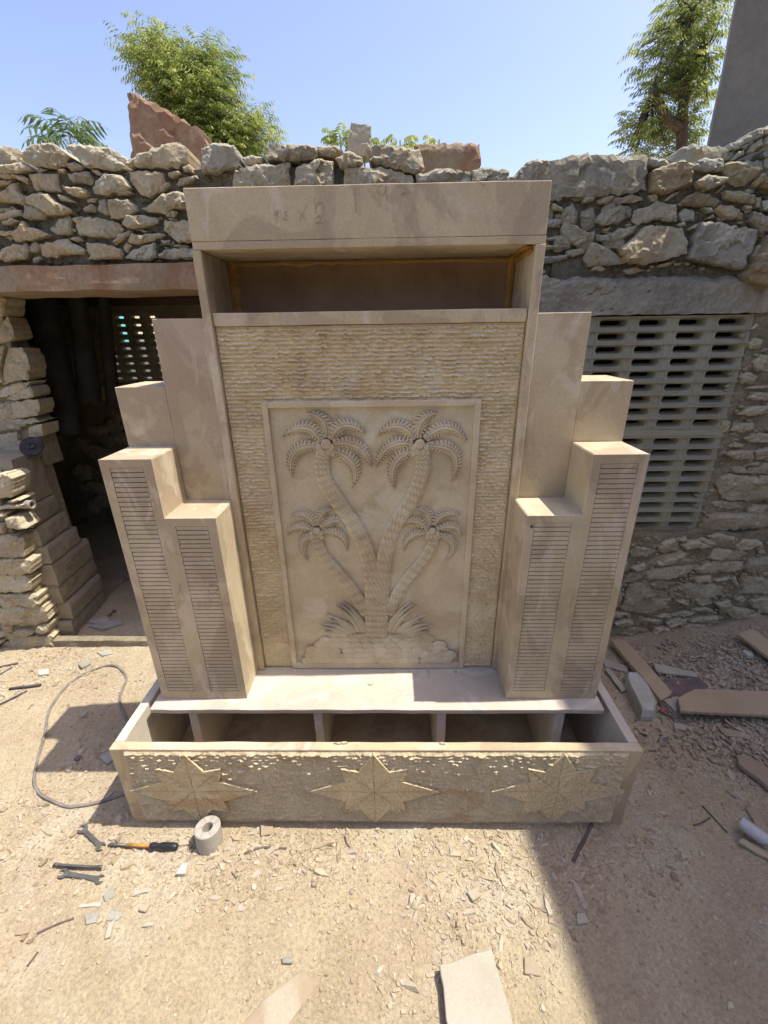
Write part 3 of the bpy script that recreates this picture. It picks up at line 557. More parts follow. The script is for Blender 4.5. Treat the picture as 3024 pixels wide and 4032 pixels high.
FRONDS=[[[(-0.145,1.352),(-0.138,1.424),(-0.206,1.433)],[(-0.164,1.34),(-0.204,1.422),(-0.296,1.355)],[(-0.169,1.323),(-0.292,1.332),(-0.271,1.212)],[(-0.13,1.345),(-0.095,1.427),(-0.015,1.364)],[(-0.125,1.331),(-0.02,1.344),(0.001,1.244)],[(-0.129,1.308),(-0.019,1.275),(-0.069,1.174)]],[[(0.156,1.348),(0.16,1.427),(0.222,1.426)],[(0.146,1.344),(0.097,1.422),(0.022,1.356)],[(0.14,1.327),(0.045,1.346),(0.016,1.244)],[(0.146,1.305),(0.047,1.271),(0.081,1.17)],[(0.182,1.344),(0.258,1.42),(0.321,1.332)],[(0.186,1.32),(0.33,1.325),(0.275,1.193)]],[[(-0.206,1.033),(-0.234,1.095),(-0.292,1.072)],[(-0.196,1.035),(-0.184,1.102),(-0.135,1.095)],[(-0.216,1.016),(-0.288,1.049),(-0.312,0.992)],[(-0.215,0.999),(-0.288,0.976),(-0.246,0.887)],[(-0.186,1.023),(-0.12,1.083),(-0.098,1.022)],[(-0.184,1.008),(-0.09,1.015),(-0.098,0.927)]],[[(0.207,1.032),(0.201,1.096),(0.155,1.094)],[(0.222,1.032),(0.249,1.094),(0.314,1.066)],[(0.199,1.018),(0.136,1.074),(0.118,1.028)],[(0.2,1.0),(0.116,1.006),(0.113,0.923)],[(0.229,1.015),(0.315,1.048),(0.32,0.977)],[(0.23,0.995),(0.338,0.964),(0.262,0.882)]]]
CROWNS=[(-0.148,1.331,0.021),(0.164,1.328,0.02),(-0.202,1.014,0.017),(0.215,1.01,0.016)]
TRUNKS=[[(-0.166,1.273),(-0.161,1.201),(-0.118,1.119),(-0.057,1.011),(-0.02,0.898),(-0.006,0.778),(-0.012,0.652)],[(0.176,1.269),(0.166,1.198),(0.132,1.116),(0.073,1.017),(0.042,0.905),(0.029,0.778),(0.024,0.652)],[(-0.205,0.975),(-0.184,0.907),(-0.133,0.832),(-0.078,0.746),(-0.031,0.653)],[(0.219,0.961),(0.185,0.889),(0.134,0.818),(0.086,0.737),(0.053,0.652)],[(0.009,0.795),(0.007,0.704),(0.006,0.635),(0.004,0.555)]]
GRASS=[[(-0.048,0.573),(-0.049,0.635),(-0.105,0.694)],[(-0.063,0.569),(-0.079,0.627),(-0.136,0.677)],[(-0.081,0.565),(-0.109,0.609),(-0.178,0.638)],[(-0.096,0.56),(-0.132,0.592),(-0.187,0.592)],[(-0.111,0.557),(-0.155,0.574),(-0.202,0.585)],[(-0.119,0.554),(-0.148,0.56),(-0.189,0.554)],[(-0.053,0.573),(-0.06,0.635),(-0.12,0.686)],[(-0.089,0.565),(-0.117,0.6),(-0.16,0.618)],[(0.057,0.573),(0.061,0.635),(0.119,0.693)],[(0.072,0.568),(0.09,0.626),(0.149,0.676)],[(0.09,0.564),(0.119,0.608),(0.19,0.636)],[(0.105,0.559),(0.141,0.591),(0.196,0.59)],[(0.12,0.557),(0.164,0.573),(0.211,0.583)],[(0.127,0.553),(0.156,0.559),(0.197,0.553)],[(0.062,0.573),(0.072,0.635),(0.133,0.684)],[(0.097,0.564),(0.127,0.599),(0.17,0.617)]]
HEADER_MARKS=[[(-0.237,1.984),(-0.243,1.981),(-0.246,1.973),(-0.24,1.972),(-0.236,1.982),(-0.241,1.959)],[(-0.208,1.982),(-0.219,1.98),(-0.213,1.973),(-0.224,1.964),(-0.21,1.962)],[(-0.181,1.983),(-0.171,1.973),(-0.161,1.963)],[(-0.157,1.995),(-0.178,1.962)],[(-0.134,2.01),(-0.132,1.977)],[(-0.131,1.988),(-0.124,2.001),(-0.114,2.0),(-0.11,1.99),(-0.114,1.967)],[(-0.137,1.963),(-0.12,1.973)],[(-0.129,1.964),(-0.122,1.969),(-0.119,1.962),(-0.135,1.953),(-0.11,1.954)],[(-0.113,1.943),(-0.113,1.936)],[(-0.024,2.031),(-0.022,1.977)],[(0.052,2.039),(0.042,2.035),(0.037,2.023),(0.046,2.013),(0.057,2.018),(0.06,2.034),(0.062,2.001)],[(0.091,2.031),(0.101,2.035),(0.117,2.025),(0.101,2.014),(0.127,2.02)],[(0.3,2.042),(0.328,2.03)]]
NICHE_MARKS=[[(-0.027,1.788),(0.019,1.75)],[(0.007,1.801),(-0.0,1.741)],[(0.057,1.809),(0.076,1.795),(0.085,1.753)],[(-0.08,1.778),(-0.066,1.744)],[(-0.144,1.745),(-0.127,1.764)],[(0.115,1.816),(0.144,1.813),(0.13,1.802),(0.148,1.788)],[(0.054,1.806),(0.049,1.784)]]
PILLAR_MARKS=[[(-0.525,0.872),(-0.53,0.862),(-0.539,0.855),(-0.549,0.854),(-0.557,0.86),(-0.56,0.869),(-0.557,0.88),(-0.548,0.888),(-0.538,0.89),(-0.529,0.886),(-0.525,0.877),(-0.527,0.866)],[(-0.659,0.902),(-0.65,0.876),(-0.669,0.847)],[(-0.639,0.902),(-0.66,0.876),(-0.647,0.843)]]
# ---------------------------------------------------------------- ground
def ground_height(x, y):
    h = .010 * nz(x * 2.1, y * 2.1, 1) + .006 * nz(x * 6, y * 6, 4) + .0045 * nz(x * 17, y * 17, 7) + .0026 * nz(x * 39, y * 39, 9)
    # debris bank in the right-hand corner against the wall
    d = max(0, min(1, (x - 1.45) / .9)) * max(0, min(1, (y - .45) / .6))
    h += .16 * d * (1 + .3 * nz(x * 5, y * 5, 3))
    # keep it level under the fountain
    if -.95 < x < .95 and -.03 < y < .75: h = min(h, -.002)
    if y > 1.03: h += .03 * min(1, (y - 1.03) / .1) * (1 if -1.9 < x < -.7 else 0)
    return h
def axis(lo, hi, fine, far):
    a = list(np.arange(lo, hi, fine)); s = fine; p = hi
    while p < far:
        a.append(p); s *= 1.35; p += s
    a.append(far)
    s = fine; p = lo - fine; b = []
    while p > -far:
        b.append(p); s *= 1.35; p -= s
    b.append(-far)
    return b[::-1] + a
gx = axis(-2.4, 2.5, .018, 150); gy = axis(-.75, 1.15, .018, 150)
g = MB()
g.grid([[(x, y, ground_height(x, y) if abs(x) < 6 and abs(y) < 6 else 0) for x in gx] for y in gy])
ground = g.build('ground', M['dirt'], smooth=True, fix=False)
tag(ground, kind='structure')

# scattered chips: too many to count, one object
def chip_mesh(mb, x, y, rng, L, Wd, T, z=None, yaw=None, tilt=.35):
    yaw = rng.uniform(0, math.pi) if yaw is None else yaw
    n = rng.choice((4, 5, 5, 6))
    ang = sorted(rng.uniform(0, 2 * math.pi) for _ in range(n))
    ang = [(k + rng.uniform(-.3, .3)) * 2 * math.pi / n for k in range(n)]
    rx, ry = rng.uniform(-tilt, tilt), rng.uniform(-tilt, tilt)
    mtx = Matrix.Translation((x, y, (ground_height(x, y) if z is None else z) + T * .25)) @ Matrix.Rotation(yaw, 4, 'Z') @ Matrix.Rotation(rx, 4, 'X') @ Matrix.Rotation(ry, 4, 'Y')
    lo, hi = [], []
    for a in ang:
        r = rng.uniform(.75, 1.1)
        px, py = math.cos(a) * L * r, math.sin(a) * Wd * r
        lo.append(mtx @ Vector((px, py, -T * .5)))
        q = rng.uniform(.6, .95)
        hi.append(mtx @ Vector((px * q, py * q, T * rng.uniform(.25, .6))))
    mb.add(lo + hi, [tuple(range(n, 2 * n))] + [(i, (i + 1) % n, n + (i + 1) % n, n + i) for i in range(n)])

def inside_fountain(x, y): return -.93 < x < .93 and -.015 < y < .66
rng = random.Random(5)
def density(x, y):
    d = .22 + .6 * max(0, nz(x * 1.7 + 3, y * 1.7, 2))
    if y < .05: d += 1.0 * math.exp(-abs(y + .09) / .09) * (1 if -1 < x < .9 else .25)      # along the foot of the basin
    d += 1.2 * math.exp(-(((x - .75) / .22) ** 2 + ((y + .10) / .10) ** 2)) + .9 * math.exp(-(((x + .32) / .22) ** 2 + ((y + .09) / .08) ** 2))
    d *= .55 + .9 * max(0, min(1, .5 + 1.6 * nz(x * 3.1, y * 3.1, 12)))
    d += .6 * math.exp(-(((x - .35) / .3) ** 2 + ((y + .25) / .15) ** 2))
    d += .9 * math.exp(-(((x - 1.85) / .4) ** 2 + ((y - .75) / .22) ** 2))
    d += .8 * math.exp(-(((x - 1.6) / .35) ** 2 + ((y - .3) / .2) ** 2))
    d += .5 * math.exp(-(((x + 1.35) / .5) ** 2 + ((y + .12) / .2) ** 2))
    d += .55 * math.exp(-(((x + 1.8) / .4) ** 2 + ((y - .75) / .2) ** 2))
    return d
mb = MB()
for k in range(75000):
    x = rng.uniform(-2.5, 2.4); y = rng.uniform(-.72, 1.02)
    if inside_fountain(x, y) or rng.random() > density(x, y): continue
    s = .0036 * math.exp(rng.gauss(0, .5))
    s = min(s, .0135)
    sl_ = density(x, y)
    el = rng.choice((1, 1.2, 1.8, 2.8, 3.6)) if rng.random() < sl_ - .45 else rng.choice((1, 1.1, 1.3, 1.6))
    if sl_ < .5: s *= .8
    chip_mesh(mb, x, y, rng, s * el, s, s * rng.uniform(.5, 1.1))
# bigger spalls heaped in the shaded corner by the wall
for k in range(2600):
    x = rng.gauss(1.95, .28); y = rng.gauss(.74, .13)
    if rng.random() < .35: x = rng.gauss(1.62, .22); y = rng.gauss(.34, .08)
    if not (1.15 < x < 2.5 and .1 < y < 1.0): continue
    s = min(.016, .0065 * math.exp(rng.gauss(0, .4)))
    chip_mesh(mb, x, y, rng, s * rng.uniform(1, 2.2), s, s * rng.uniform(.4, .9), z=ground_height(x, y) + rng.uniform(0, .012), tilt=.7)
CHIPS_MB = mb
mb = MB()
for k in range(45000):
    x = rng.uniform(-2.3, 2.2); y = rng.uniform(-.7, .95)
    if inside_fountain(x, y) or rng.random() > .25 + .8 * density(x, y): continue
    s = .0018 * math.exp(rng.gauss(0, .35))
    chip_mesh(mb, x, y, rng, s * rng.uniform(1, 1.8), s, s * .9)
grit = mb.build('stone_grit', M['chips'], fix=False)
chips = CHIPS_MB.build('stone_chips', M['chips'], fix=False)
tag(chips, 'countless small pale sandstone chips littering the dusty ground', 'stone chips', kind='stuff')
tag(grit, 'fine sandy grit spread over the dusty ground', 'grit', kind='stuff')

# ---------------------------------------------------------------- rubble masonry
def inpoly(x, z, P):
    c = False; n = len(P); j = n - 1
    for i in range(n):
        a, b = P[i], P[j]
        if (a[1] > z) != (b[1] > z) and x < (b[0] - a[0]) * (z - a[1]) / (b[1] - a[1]) + a[0]: c = not c
        j = i
    return c
def segdist(x, z, a, b):
    dx, dz = b[0] - a[0], b[1] - a[1]
    t = max(0, min(1, ((x - a[0]) * dx + (z - a[1]) * dz) / (dx * dx + dz * dz + 1e-12)))
    return math.hypot(x - a[0] - t * dx, z - a[1] - t * dz)

def ringdist(X, Z, ring):
    A = np.array(ring); B = np.roll(A, -1, 0); D = B - A; LL = (D ** 2).sum(1) + 1e-12
    px = X[:, None] - A[None, :, 0]; pz = Z[:, None] - A[None, :, 1]
    t = np.clip((px * D[None, :, 0] + pz * D[None, :, 1]) / LL[None], 0, 1)
    return np.sqrt((px - t * D[None, :, 0]) ** 2 + (pz - t * D[None, :, 1]) ** 2).min(1)

def rock_mesh(pts, rng, depth=.16, bulge=None, name='stone', res=None, rough=1.0):
    """a quarried stone: outline (x,z), face towards -y made of a few broken planes; returns mesh in local coords about its centre"""
    cx = sum(p[0] for p in pts) / len(pts); cz = sum(p[1] for p in pts) / len(pts)
    P = [(p[0] - cx, p[1] - cz) for p in pts]
    if sum(P[i][0] * P[(i + 1) % len(P)][1] - P[(i + 1) % len(P)][0] * P[i][1] for i in range(len(P))) < 0: P = P[::-1]
    size = max(max(p[0] for p in P) - min(p[0] for p in P), max(p[1] for p in P) - min(p[1] for p in P))
    sp = res or max(.0055, size / 22)
    sd = rng.uniform(0, 100)
    ring = []
    for i in range(len(P)):
        a, b = P[i], P[(i + 1) % len(P)]
        l = math.hypot(b[0] - a[0], b[1] - a[1]); k = max(1, round(l / sp))
        for j in range(k):
            t = j / k; x, z = a[0] + (b[0] - a[0]) * t, a[1] + (b[1] - a[1]) * t
            w = .3 * sp if j == 0 else .9 * sp
            ring.append((x + w * nz(x * 45 + sd, z * 45, 1), z + w * nz(x * 45, z * 45 + sd, 5)))
    inner = []
    x0, x1 = min(p[0] for p in ring), max(p[0] for p in ring); z0, z1 = min(p[1] for p in ring), max(p[1] for p in ring)
    x = x0
    while x < x1:
        z = z0
        while z < z1:
            q = (x + rng.uniform(-.4, .4) * sp, z + rng.uniform(-.4, .4) * sp)
            if inpoly(q[0], q[1], ring): inner.append(q)
            z += sp
        x += sp
    if inner:
        I = np.array(inner); dd = ringdist(I[:, 0], I[:, 1], ring)
        inner = [q for q, e in zip(inner, dd) if e > sp * .45]
    allp = ring + inner; n = len(ring)
    ov, oe, of, *_ = geometry.delaunay_2d_cdt([Vector(p) for p in allp], [(i, (i + 1) % n) for i in range(n)], [], 1, 1e-6)
    bulge = bulge if bulge is not None else min(.024, .11 * size + .008)
    planes = []
    for _ in range(rng.choice((1, 2, 2, 3))):
        a = rng.uniform(0, 2 * math.pi); m = rng.uniform(.06, .45)
        planes.append((math.cos(a) * m, math.sin(a) * m, bulge * rng.uniform(.95, 1.5)))
    planes.append((rng.uniform(-.08, .08), rng.uniform(-.08, .10), bulge))
    V = []
    bev = min(.006, size * .06)
    OX = np.array([p.x for p in ov]); OZ = np.array([p.y for p in ov]); DD = ringdist(OX, OZ, ring)
    lay = rng.uniform(-.5, .5)
    ncell = rng.randint(4, 9); qq = min(1, size / .12)
    cells = [(rng.uniform(x0, x1), rng.uniform(z0, z1), rng.uniform(-.16, .16), rng.uniform(-.16, .16), rng.uniform(-.0045, .0045) * qq) for _ in range(ncell)]
    for p, d in zip(ov, DD):
        x, z = p.x, p.y
        h = min(b + a * x + c * z for a, c, b in planes)
        wx, wz = x + .02 * nz(x * 25 + sd, z * 25, 11), z + .02 * nz(x * 25, z * 25 + sd, 13)
        cc = min(cells, key=lambda c_: (wx - c_[0]) ** 2 + 1.8 * (wz - c_[1]) ** 2)
        h += cc[2] * (x - cc[0]) + cc[3] * (z - cc[1]) + cc[4]
        h = max(h, .2 * bulge)
        h *= min(1, .55 + .45 * d / bev)
        # broken ledges along the bedding plus hackly noise
        bed = (z + lay * x) * 55 + 3 * nz(x * 9 + sd, z * 9, 2)
        h += rough * (.0045 * min(1, size / .12) * (abs(nz(bed * .35, sd, 1)) ** .6 - .5) + .020 * size * nz(x * 6 / size + sd, z * 6 / size, 3) + .0028 * nz(x * 70, z * 70 + sd, 8))
        V.append((x, -h, z))
    F = [tuple(f) for f in of]
    # boundary walls to the back
    from collections import Counter
    ec = Counter()
    for f in F:
        for i in range(len(f)): ec[frozenset((f[i], f[(i + 1) % len(f)]))] += 1
    back = {}
    def bk(i):
        if i not in back:
            back[i] = len(V); x, y, z = V[i]; V.append((x * .93, depth, z * .93))
        return back[i]
    side = []
    for f in F:
        for i in range(len(f)):
            a, b = f[i], f[(i + 1) % len(f)]
            if ec[frozenset((a, b))] == 1: side.append((b, a, bk(a), bk(b)))
    me = bpy.data.meshes.new(name)
    me.from_pydata(V, [], F + side); me.update()
    bm = bmesh.new(); bm.from_mesh(me); bmesh.ops.recalc_face_normals(bm, faces=bm.faces)
    # open at the back: make sure front faces point to -y
    if sum(f.normal.y * f.calc_area() for f in bm.faces if abs(f.normal.y) > .5) > 0: bmesh.ops.reverse_faces(bm, faces=bm.faces)
    bmesh.ops.holes_fill(bm, edges=[e for e in bm.edges if e.is_boundary], sides=0)
    bm.to_mesh(me); bm.free()
    return me, cx, cz

def add_stones(table, parent, rng, mats, name='stone', depth=.16, dy=0.0, bulge=None, pick={}, res_=None):
    res = []
    for si, (Y, pts) in enumerate(table):
        me, cx, cz = rock_mesh(pts, rng, depth, bulge, name, res_)
        mm = rng.choices([M[m[0]] for m in mats], [m[1] for m in mats])[0]
        me.materials.append(M[pick[si]] if si in pick else mm)
        o = bpy.data.objects.new(name, me)
        o.location = (cx, Y + dy + rng.uniform(-.008, .012), cz)
        link(o); put(o, parent); res.append(o)
    return res

def rough_wall(mb, x0, x1, z0, z1, y, amp=.02, sp=.02, back=.3, top=None):
    nx = max(2, int((x1 - x0) / sp)); nzv = max(2, int((z1 - z0) / sp))
    P = []
    for j in range(nzv + 1):
        row = []
        for i in range(nx + 1):
            x = x0 + (x1 - x0) * i / nx; t = j / nzv
            zz1 = top(x) if top else z1
            z = z0 + (zz1 - z0) * t
            row.append((x, y + amp * (nz(x * 9, z * 9, 2) + .5 * nz(x * 23, z * 23, 6)), z))
        P.append(row)
    mb.grid(P)
    # returns: top, bottom and sides
    mb.grid([[(p[0], p[1], p[2]) for p in P[-1]], [(p[0], y + back, p[2] + .01) for p in P[-1]]])
    mb.grid([[(p[0], y + back, p[2]) for p in P[0]], [(p[0], p[1], p[2]) for p in P[0]]])
    mb.grid([[(r[0][0], y + back, r[0][2]) for r in P], [r[0] for r in P]])
    mb.grid([[r[-1] for r in P], [(r[-1][0], y + back, r[-1][2]) for r in P]])
    mb.grid([[(r[-1][0], y + back, r[-1][2]) for r in P], [(r[0][0], y + back, r[0][2]) for r in P]])

rw = thing('rubble_wall', 'rubble stone wall in mud mortar behind the carved fountain, with doorway and lattice', 'wall', (0, 1.3, 0))
rng = random.Random(11)
YW = 1.12
top_profile = lambda x: 2.31 - .05 * max(0, min(1, (x + .3) / .6)) + .015 * nz(x * 5, 0, 3)
m = MB(); rough_wall(m, -3.2, 1.0, 1.95, 2.31, YW + .018, .010, .014, .38, top_profile)
m.build('mortar', M['mortar'], rw, fix=False)
m = MB(); rough_wall(m, -.78, .81, 0, 1.96, YW + .035, .018, .04, .36)
m.build('mortar', M['mortar'], rw, fix=False)
m = MB(); rough_wall(m, .78, 2.6, 1.86, 2.262, YW + .018, .010, .014, .38)
m.build('mortar', M['mortar'], rw, fix=False)
m = MB(); rough_wall(m, 1.722, 2.6, .62, 1.9, YW + .02, .02, .02, .36)
m.build('mortar', M['earth_mortar'], rw, fix=False)
m = MB(); rough_wall(m, .9, 2.7, -.05, .66, YW - .027, .016, .02, .36, lambda x: .66 + .03 * nz(x * 6, 1, 1))
m.build('mortar', M['earth_mortar'], rw, fix=False)

mixL = [('stone', 10), ('stone_grey', 1)]
add_stones(STONES_LEFT, rw, rng, mixL)
add_stones(STONES_MIDDLE, rw, rng, [('stone', 4), ('stone_grey', 1)], depth=.2, pick={9: 'stone_dark', 10: 'stone_dark', 11: 'stone_dark'})
add_stones(STONES_RIGHT, rw, rng, [('stone', 4), ('stone_grey', 4), ('stone_rust', 1)], depth=.2, pick={0: 'stone_dark', 1: 'stone_grey', 2: 'stone_rust', 4: 'stone_rust', 21: 'stone_dark', 25: 'stone_rust', 26: 'stone_rust', 33: 'stone_grey', 34: 'stone', 42: 'stone_rust'})
add_stones(STONES_LOW, rw, rng, [('stone_earth', 1)], bulge=.026, dy=.02)
add_stones(STONES_JAMB, rw, rng, [('stone_earth', 1)], bulge=.016, dy=.028)

# chinking pebbles pressed into the mortar, uncountable
mb = MB(); rng2 = random.Random(3)
def chink(mb, x, y, z, s, rng):
    n = 6; e = Matrix.Rotation(rng.uniform(-.5, .5), 4, 'Y')
    pts = []
    for ring, (r, dy) in enumerate(((1, .6), (.85, -.2), (.4, -.55))):
        for k in range(n):
            a = 2 * math.pi * k / n + .3 * ring; q = rng.uniform(.8, 1.15) * r * s
            v = e @ Vector((math.cos(a) * q * 1.6, 0, math.sin(a) * q))
            pts.append((x + v.x * (1.5 if k % 3 else .8), y + dy * s + rng.uniform(-.3, .3) * s, z + v.z * rng.uniform(.6, 1.2)))
    fs = [(i, (i + 1) % n, n + (i + 1) % n, n + i) for i in range(n)] + [(n + i, n + (i + 1) % n, 2 * n + (i + 1) % n, 2 * n + i) for i in range(n)] + [tuple(range(2 * n, 3 * n))]
    mb.add(pts, fs)
for k in range(1500):
    x = rng2.uniform(-2.2, 1.0); z = rng2.uniform(1.96, 2.29 if x < -.4 else 2.235)
    chink(mb, x, YW + .014, z, rng2.uniform(.003, .011), rng2)
for k in range(900):
    x = rng2.uniform(1.0, 2.3); z = rng2.uniform(1.88, 2.235)
    chink(mb, x, YW + .014, z, rng2.uniform(.003, .011), rng2)
ck = mb.build('chinking', M['mortar'], rw, fix=False); tag(ck, kind='stuff')
mb = MB()
for k in range(900):
    x = rng2.uniform(1.0, 2.4); z = rng2.uniform(.02, .64)
    chink(mb, x, YW - .034, z, rng2.uniform(.004, .013), rng2)
for k in range(400):
    x = rng2.uniform(1.68, 2.4); z = rng2.uniform(.66, 1.85)
    chink(mb, x, YW + .012, z, rng2.uniform(.004, .012), rng2)
ck = mb.build('chinking', M['stone_earth'], rw, fix=False); tag(ck, kind='stuff')

mb = MB()
for k in range(170):
    x = rng2.uniform(-2.2, 2.3); z = rng2.uniform(1.97, 2.23) if x < 1 else rng2.uniform(1.90, 2.24)
    if .45 < x < 1.0 and z < 1.95: continue
    chink(mb, x, YW + .008, z, rng2.uniform(.006, .013), rng2)
ck = mb.build('chinking', M['stone'], rw, fix=False); tag(ck, kind='stuff')
# red sandstone lintel over the doorway
def rough_bar(mb, x0, x1, y0, y1, z0, z1, amp, sp, rng, seed=0):
    n = max(4, int((x1 - x0) / sp)); m = 16
    P = []
    for i in range(n + 1):
        x = x0 + (x1 - x0) * i / n; row = []
        for k in range(4 * 4):
            s, t = divmod(k, 4); t = t / 4
            c = [(y0, z0), (y0, z1), (y1, z1), (y1, z0)]
            a, b = c[s], c[(s + 1) % 4]
            y = a[0] + (b[0] - a[0]) * t; z = a[1] + (b[1] - a[1]) * t
            row.append((x, y + amp * nz(x * 9 + seed, y * 20, z * 20), z + amp * .8 * nz(x * 6 + seed, y * 14 + 5, z * 9)))
        P.append(row)
    b = len(mb.v)
    mb.grid(P, True)
    mb.f.append(tuple(b + k for k in range(m))); mb.f.append(tuple(b + n * m + k for k in range(m - 1, -1, -1)))
m = MB(); rough_bar(m, -3.0, -.74, 1.085, 1.42, 1.865, 1.965, .010, .03, rng)
m.build('door_lintel', M['red'], rw)
m = MB(); nxx, nzz = 150, 26; P = []
for j in range(nzz + 1):
    t = j / nzz; row = []
    for i in range(nxx + 1):
        x = .42 + 1.52 * i / nxx
        zt = 1.885 + .022 * nz(x * 7, 0, 5) + .012 * nz(x * 21, 0, 8); zb = 1.733 + .006 * nz(x * 19, 2, 1)
        z = zb + (zt - zb) * t
        hh = .012 * nz(x * 5, z * 9, 4) + .008 * nz(x * 19, z * 19, 7) + .004 * nz(x * 55, z * 55, 9)
        crack = abs(nz(x * 4.2, z * 6 + .6 * nz(x * 14, z * 14, 3), 12))
        hh += .012 * max(0, 1 - crack / .025) * (nz(x * 3, z * 3, 21) > -.05)
        row.append((x, 1.108 + hh + .03 * max(0, t - .85) / .15, z))
    P.append(row)
m.grid(P); m.grid([[(q[0], 1.36, q[2]) for q in P[0]], P[0]]); m.grid([P[-1], [(q[0], 1.36, q[2]) for q in P[-1]]])
m.build('concrete_lintel', M['concrete'], rw, fix=False)

# coursed rubble where the photograph does not look: joined, past what can be picked apart
def infill(parent, regions, mat, seed, bulge=.02):
    rg = random.Random(seed); V, F = [], []
    for (x0, x1, z0, z1, Y) in regions:
        z = z0
        while z < z1 - .02:
            h = min(rg.uniform(.045, .095), z1 - z); x = x0 - rg.uniform(0, .06)
            while x < x1:
                w = rg.uniform(.07, .20)
                cx, cz = x + w / 2, z + h / 2 + rg.uniform(-.008, .008)
                a0 = rg.uniform(0, 1)
                pts = []
                for k in range(8):
                    a = a0 + k * math.pi / 4
                    ca, sa = math.cos(a), math.sin(a); q = 1 / max(abs(ca), abs(sa)) ** .7
                    pts.append((cx + ca * q * w * .46 * rg.uniform(.82, 1.05), cz + sa * q * h * .46 * rg.uniform(.82, 1.05)))
                me, ox, oz = rock_mesh(pts, rg, .1, bulge, 'tmp', max(.014, w / 8))
                b = len(V); yy = Y + rg.uniform(-.006, .012)
                V += [(v.co.x + ox, v.co.y + yy, v.co.z + oz) for v in me.vertices]; F += [tuple(i + b for i in q_.vertices) for q_ in me.polygons]
                bpy.data.meshes.remove(me)
                x += w + .008
            z += h + .006
    mb = MB(); mb.add(V, F)
    o = mb.build('rubble_infill', M[mat], parent, fix=False); tag(o, kind='stuff')
infill(rw, [(-3.15, -1.76, 1.98, 2.30, 1.12), (-.78, .98, 1.98, 2.19, 1.13), (-.74, .76, .02, 1.93, 1.13), (1.92, 2.56, 1.92, 2.24, 1.12)], 'stone', 71)
infill(rw, [(1.98, 2.56, .68, 1.88, 1.125), (2.2, 2.66, .0, .63, 1.08)], 'stone_earth', 72)

# cement lattice (jali) in the right-hand window: two panels of nine rows
def lattice_cell(w, h, depth, hw, hh):
    mb = MB(); n = 5
    hole = []
    r = hh / 2
    for k in range(2 * n + 2):
        if k <= n: a = -math.pi / 2 + math.pi * k / n; hole.append((hw / 2 - r + r * math.cos(a) * 1.0, r * math.sin(a)))
        else: a = math.pi / 2 + math.pi * (k - n - 1) / n; hole.append((-hw / 2 + r + r * math.cos(a), r * math.sin(a)))
    N = len(hole)
    outer = []
    for (x, z) in hole:
        sx = w / 2 if x > 0 else -w / 2
        outer.append((sx, max(-h / 2, min(h / 2, z * (h / hh)))))
    # snap extreme hole points to corners
    outer[0] = (w / 2, -h / 2); outer[n] = (w / 2, h / 2); outer[n + 1] = (-w / 2, h / 2); outer[-1] = (-w / 2, -h / 2)
    lip = [(x * 1.05, z * 1.22) for x, z in hole]
    A = [(x, 0, z) for x, z in outer]; B = [(x, 0, z) for x, z in lip]; Cc = [(x, .010, z) for x, z in hole]
    D = [(x * .86, depth, z * .62 + hh * .10) for x, z in hole]; E = [(x, depth, z) for x, z in outer]
    mb.grid([A, B, Cc, D, E], True)
    # raised ribs
    rb = .006
    mb.box(-w / 2, w / 2, -.011, 0.001, h / 2 - rb, h / 2 - .0005)
    mb.box(-w / 2, w / 2, -.008, 0.001, -h / 2 + .0005, -h / 2 + rb * .7)
    for sx in (-1, 1):
        xx = sx * (w / 2 - .016)
        mb.box(xx - .003, xx + .003, -.005, 0.001, -h / 2, h / 2)
    return mb
def lattice(parent, x0, z1, ncol, nrow, w, h, y, depth, mat, hw, hh):
    first = None
    for r in range(nrow):
        for c in range(ncol):
            if first is None:
                first = lattice_cell(w, h, depth, hw, hh).build('lattice_block', mat, None)
                o = first
            else:
                o = first.copy(); link(o)
            o.location = (x0 + w * (c + .5), y, z1 - h * (r + .5)); put(o, parent)
vs = bpy.data.objects.new('ventilation_screen', None); vs.location = (1.3, 1.16, .72); link(vs); put(vs, rw)
LX1 = 1.7175
lattice(vs, LX1 - .179 * 5, 1.727, 5, 9, .179, .0574, 1.135, .06, M['jali'], .125, .030)
lattice(vs, LX1 + .006 - .179 * 5, 1.175, 5, 9, .179, .0572, 1.135, .06, M['jali'], .125, .030)
m = MB(); rough_bar(m, .80, 1.72, 1.128, 1.20, 1.177, 1.209, .003, .05, rng, 9)
m.build('transom', M['jali'], vs)
m = MB(); rough_bar(m, .80, 1.74, 1.112, 1.24, .60, .672, .008, .03, rng, 12)
m.build('window_sill', M['earth_mortar'], rw)

# ---------------------------------------------------------------- left pier of the doorway
pr = thing('door_pier', 'stacked stone and cement block pier at the left of the doorway', 'pier', (-2.0, 1.2, 0))
m = MB(); rough_wall(m, -3.2, -1.93, -.02, 1.05, 1.004, .014, .02, .4)
m.build('mortar', M['earth_mortar'], pr, fix=False)
m = MB(); rough_wall(m, -3.2, -1.90, 1.0, 1.93, 1.34, .012, .025, .12)
m.build('mortar', M['earth_mortar'], pr, fix=False)
add_stones(STONES_PIER, pr, rng, [('stone_earth', 1)], depth=.1, bulge=.02)
add_stones(STONES_PIER_TOP, pr, rng, [('stone_earth', 3), ('stone_grey', 1)], depth=.12, bulge=.015)
infill(pr, [(-3.15, -2.12, .03, 1.02, .995), (-3.1, -2.08, 1.07, 1.84, 1.33)], 'stone_earth', 73)
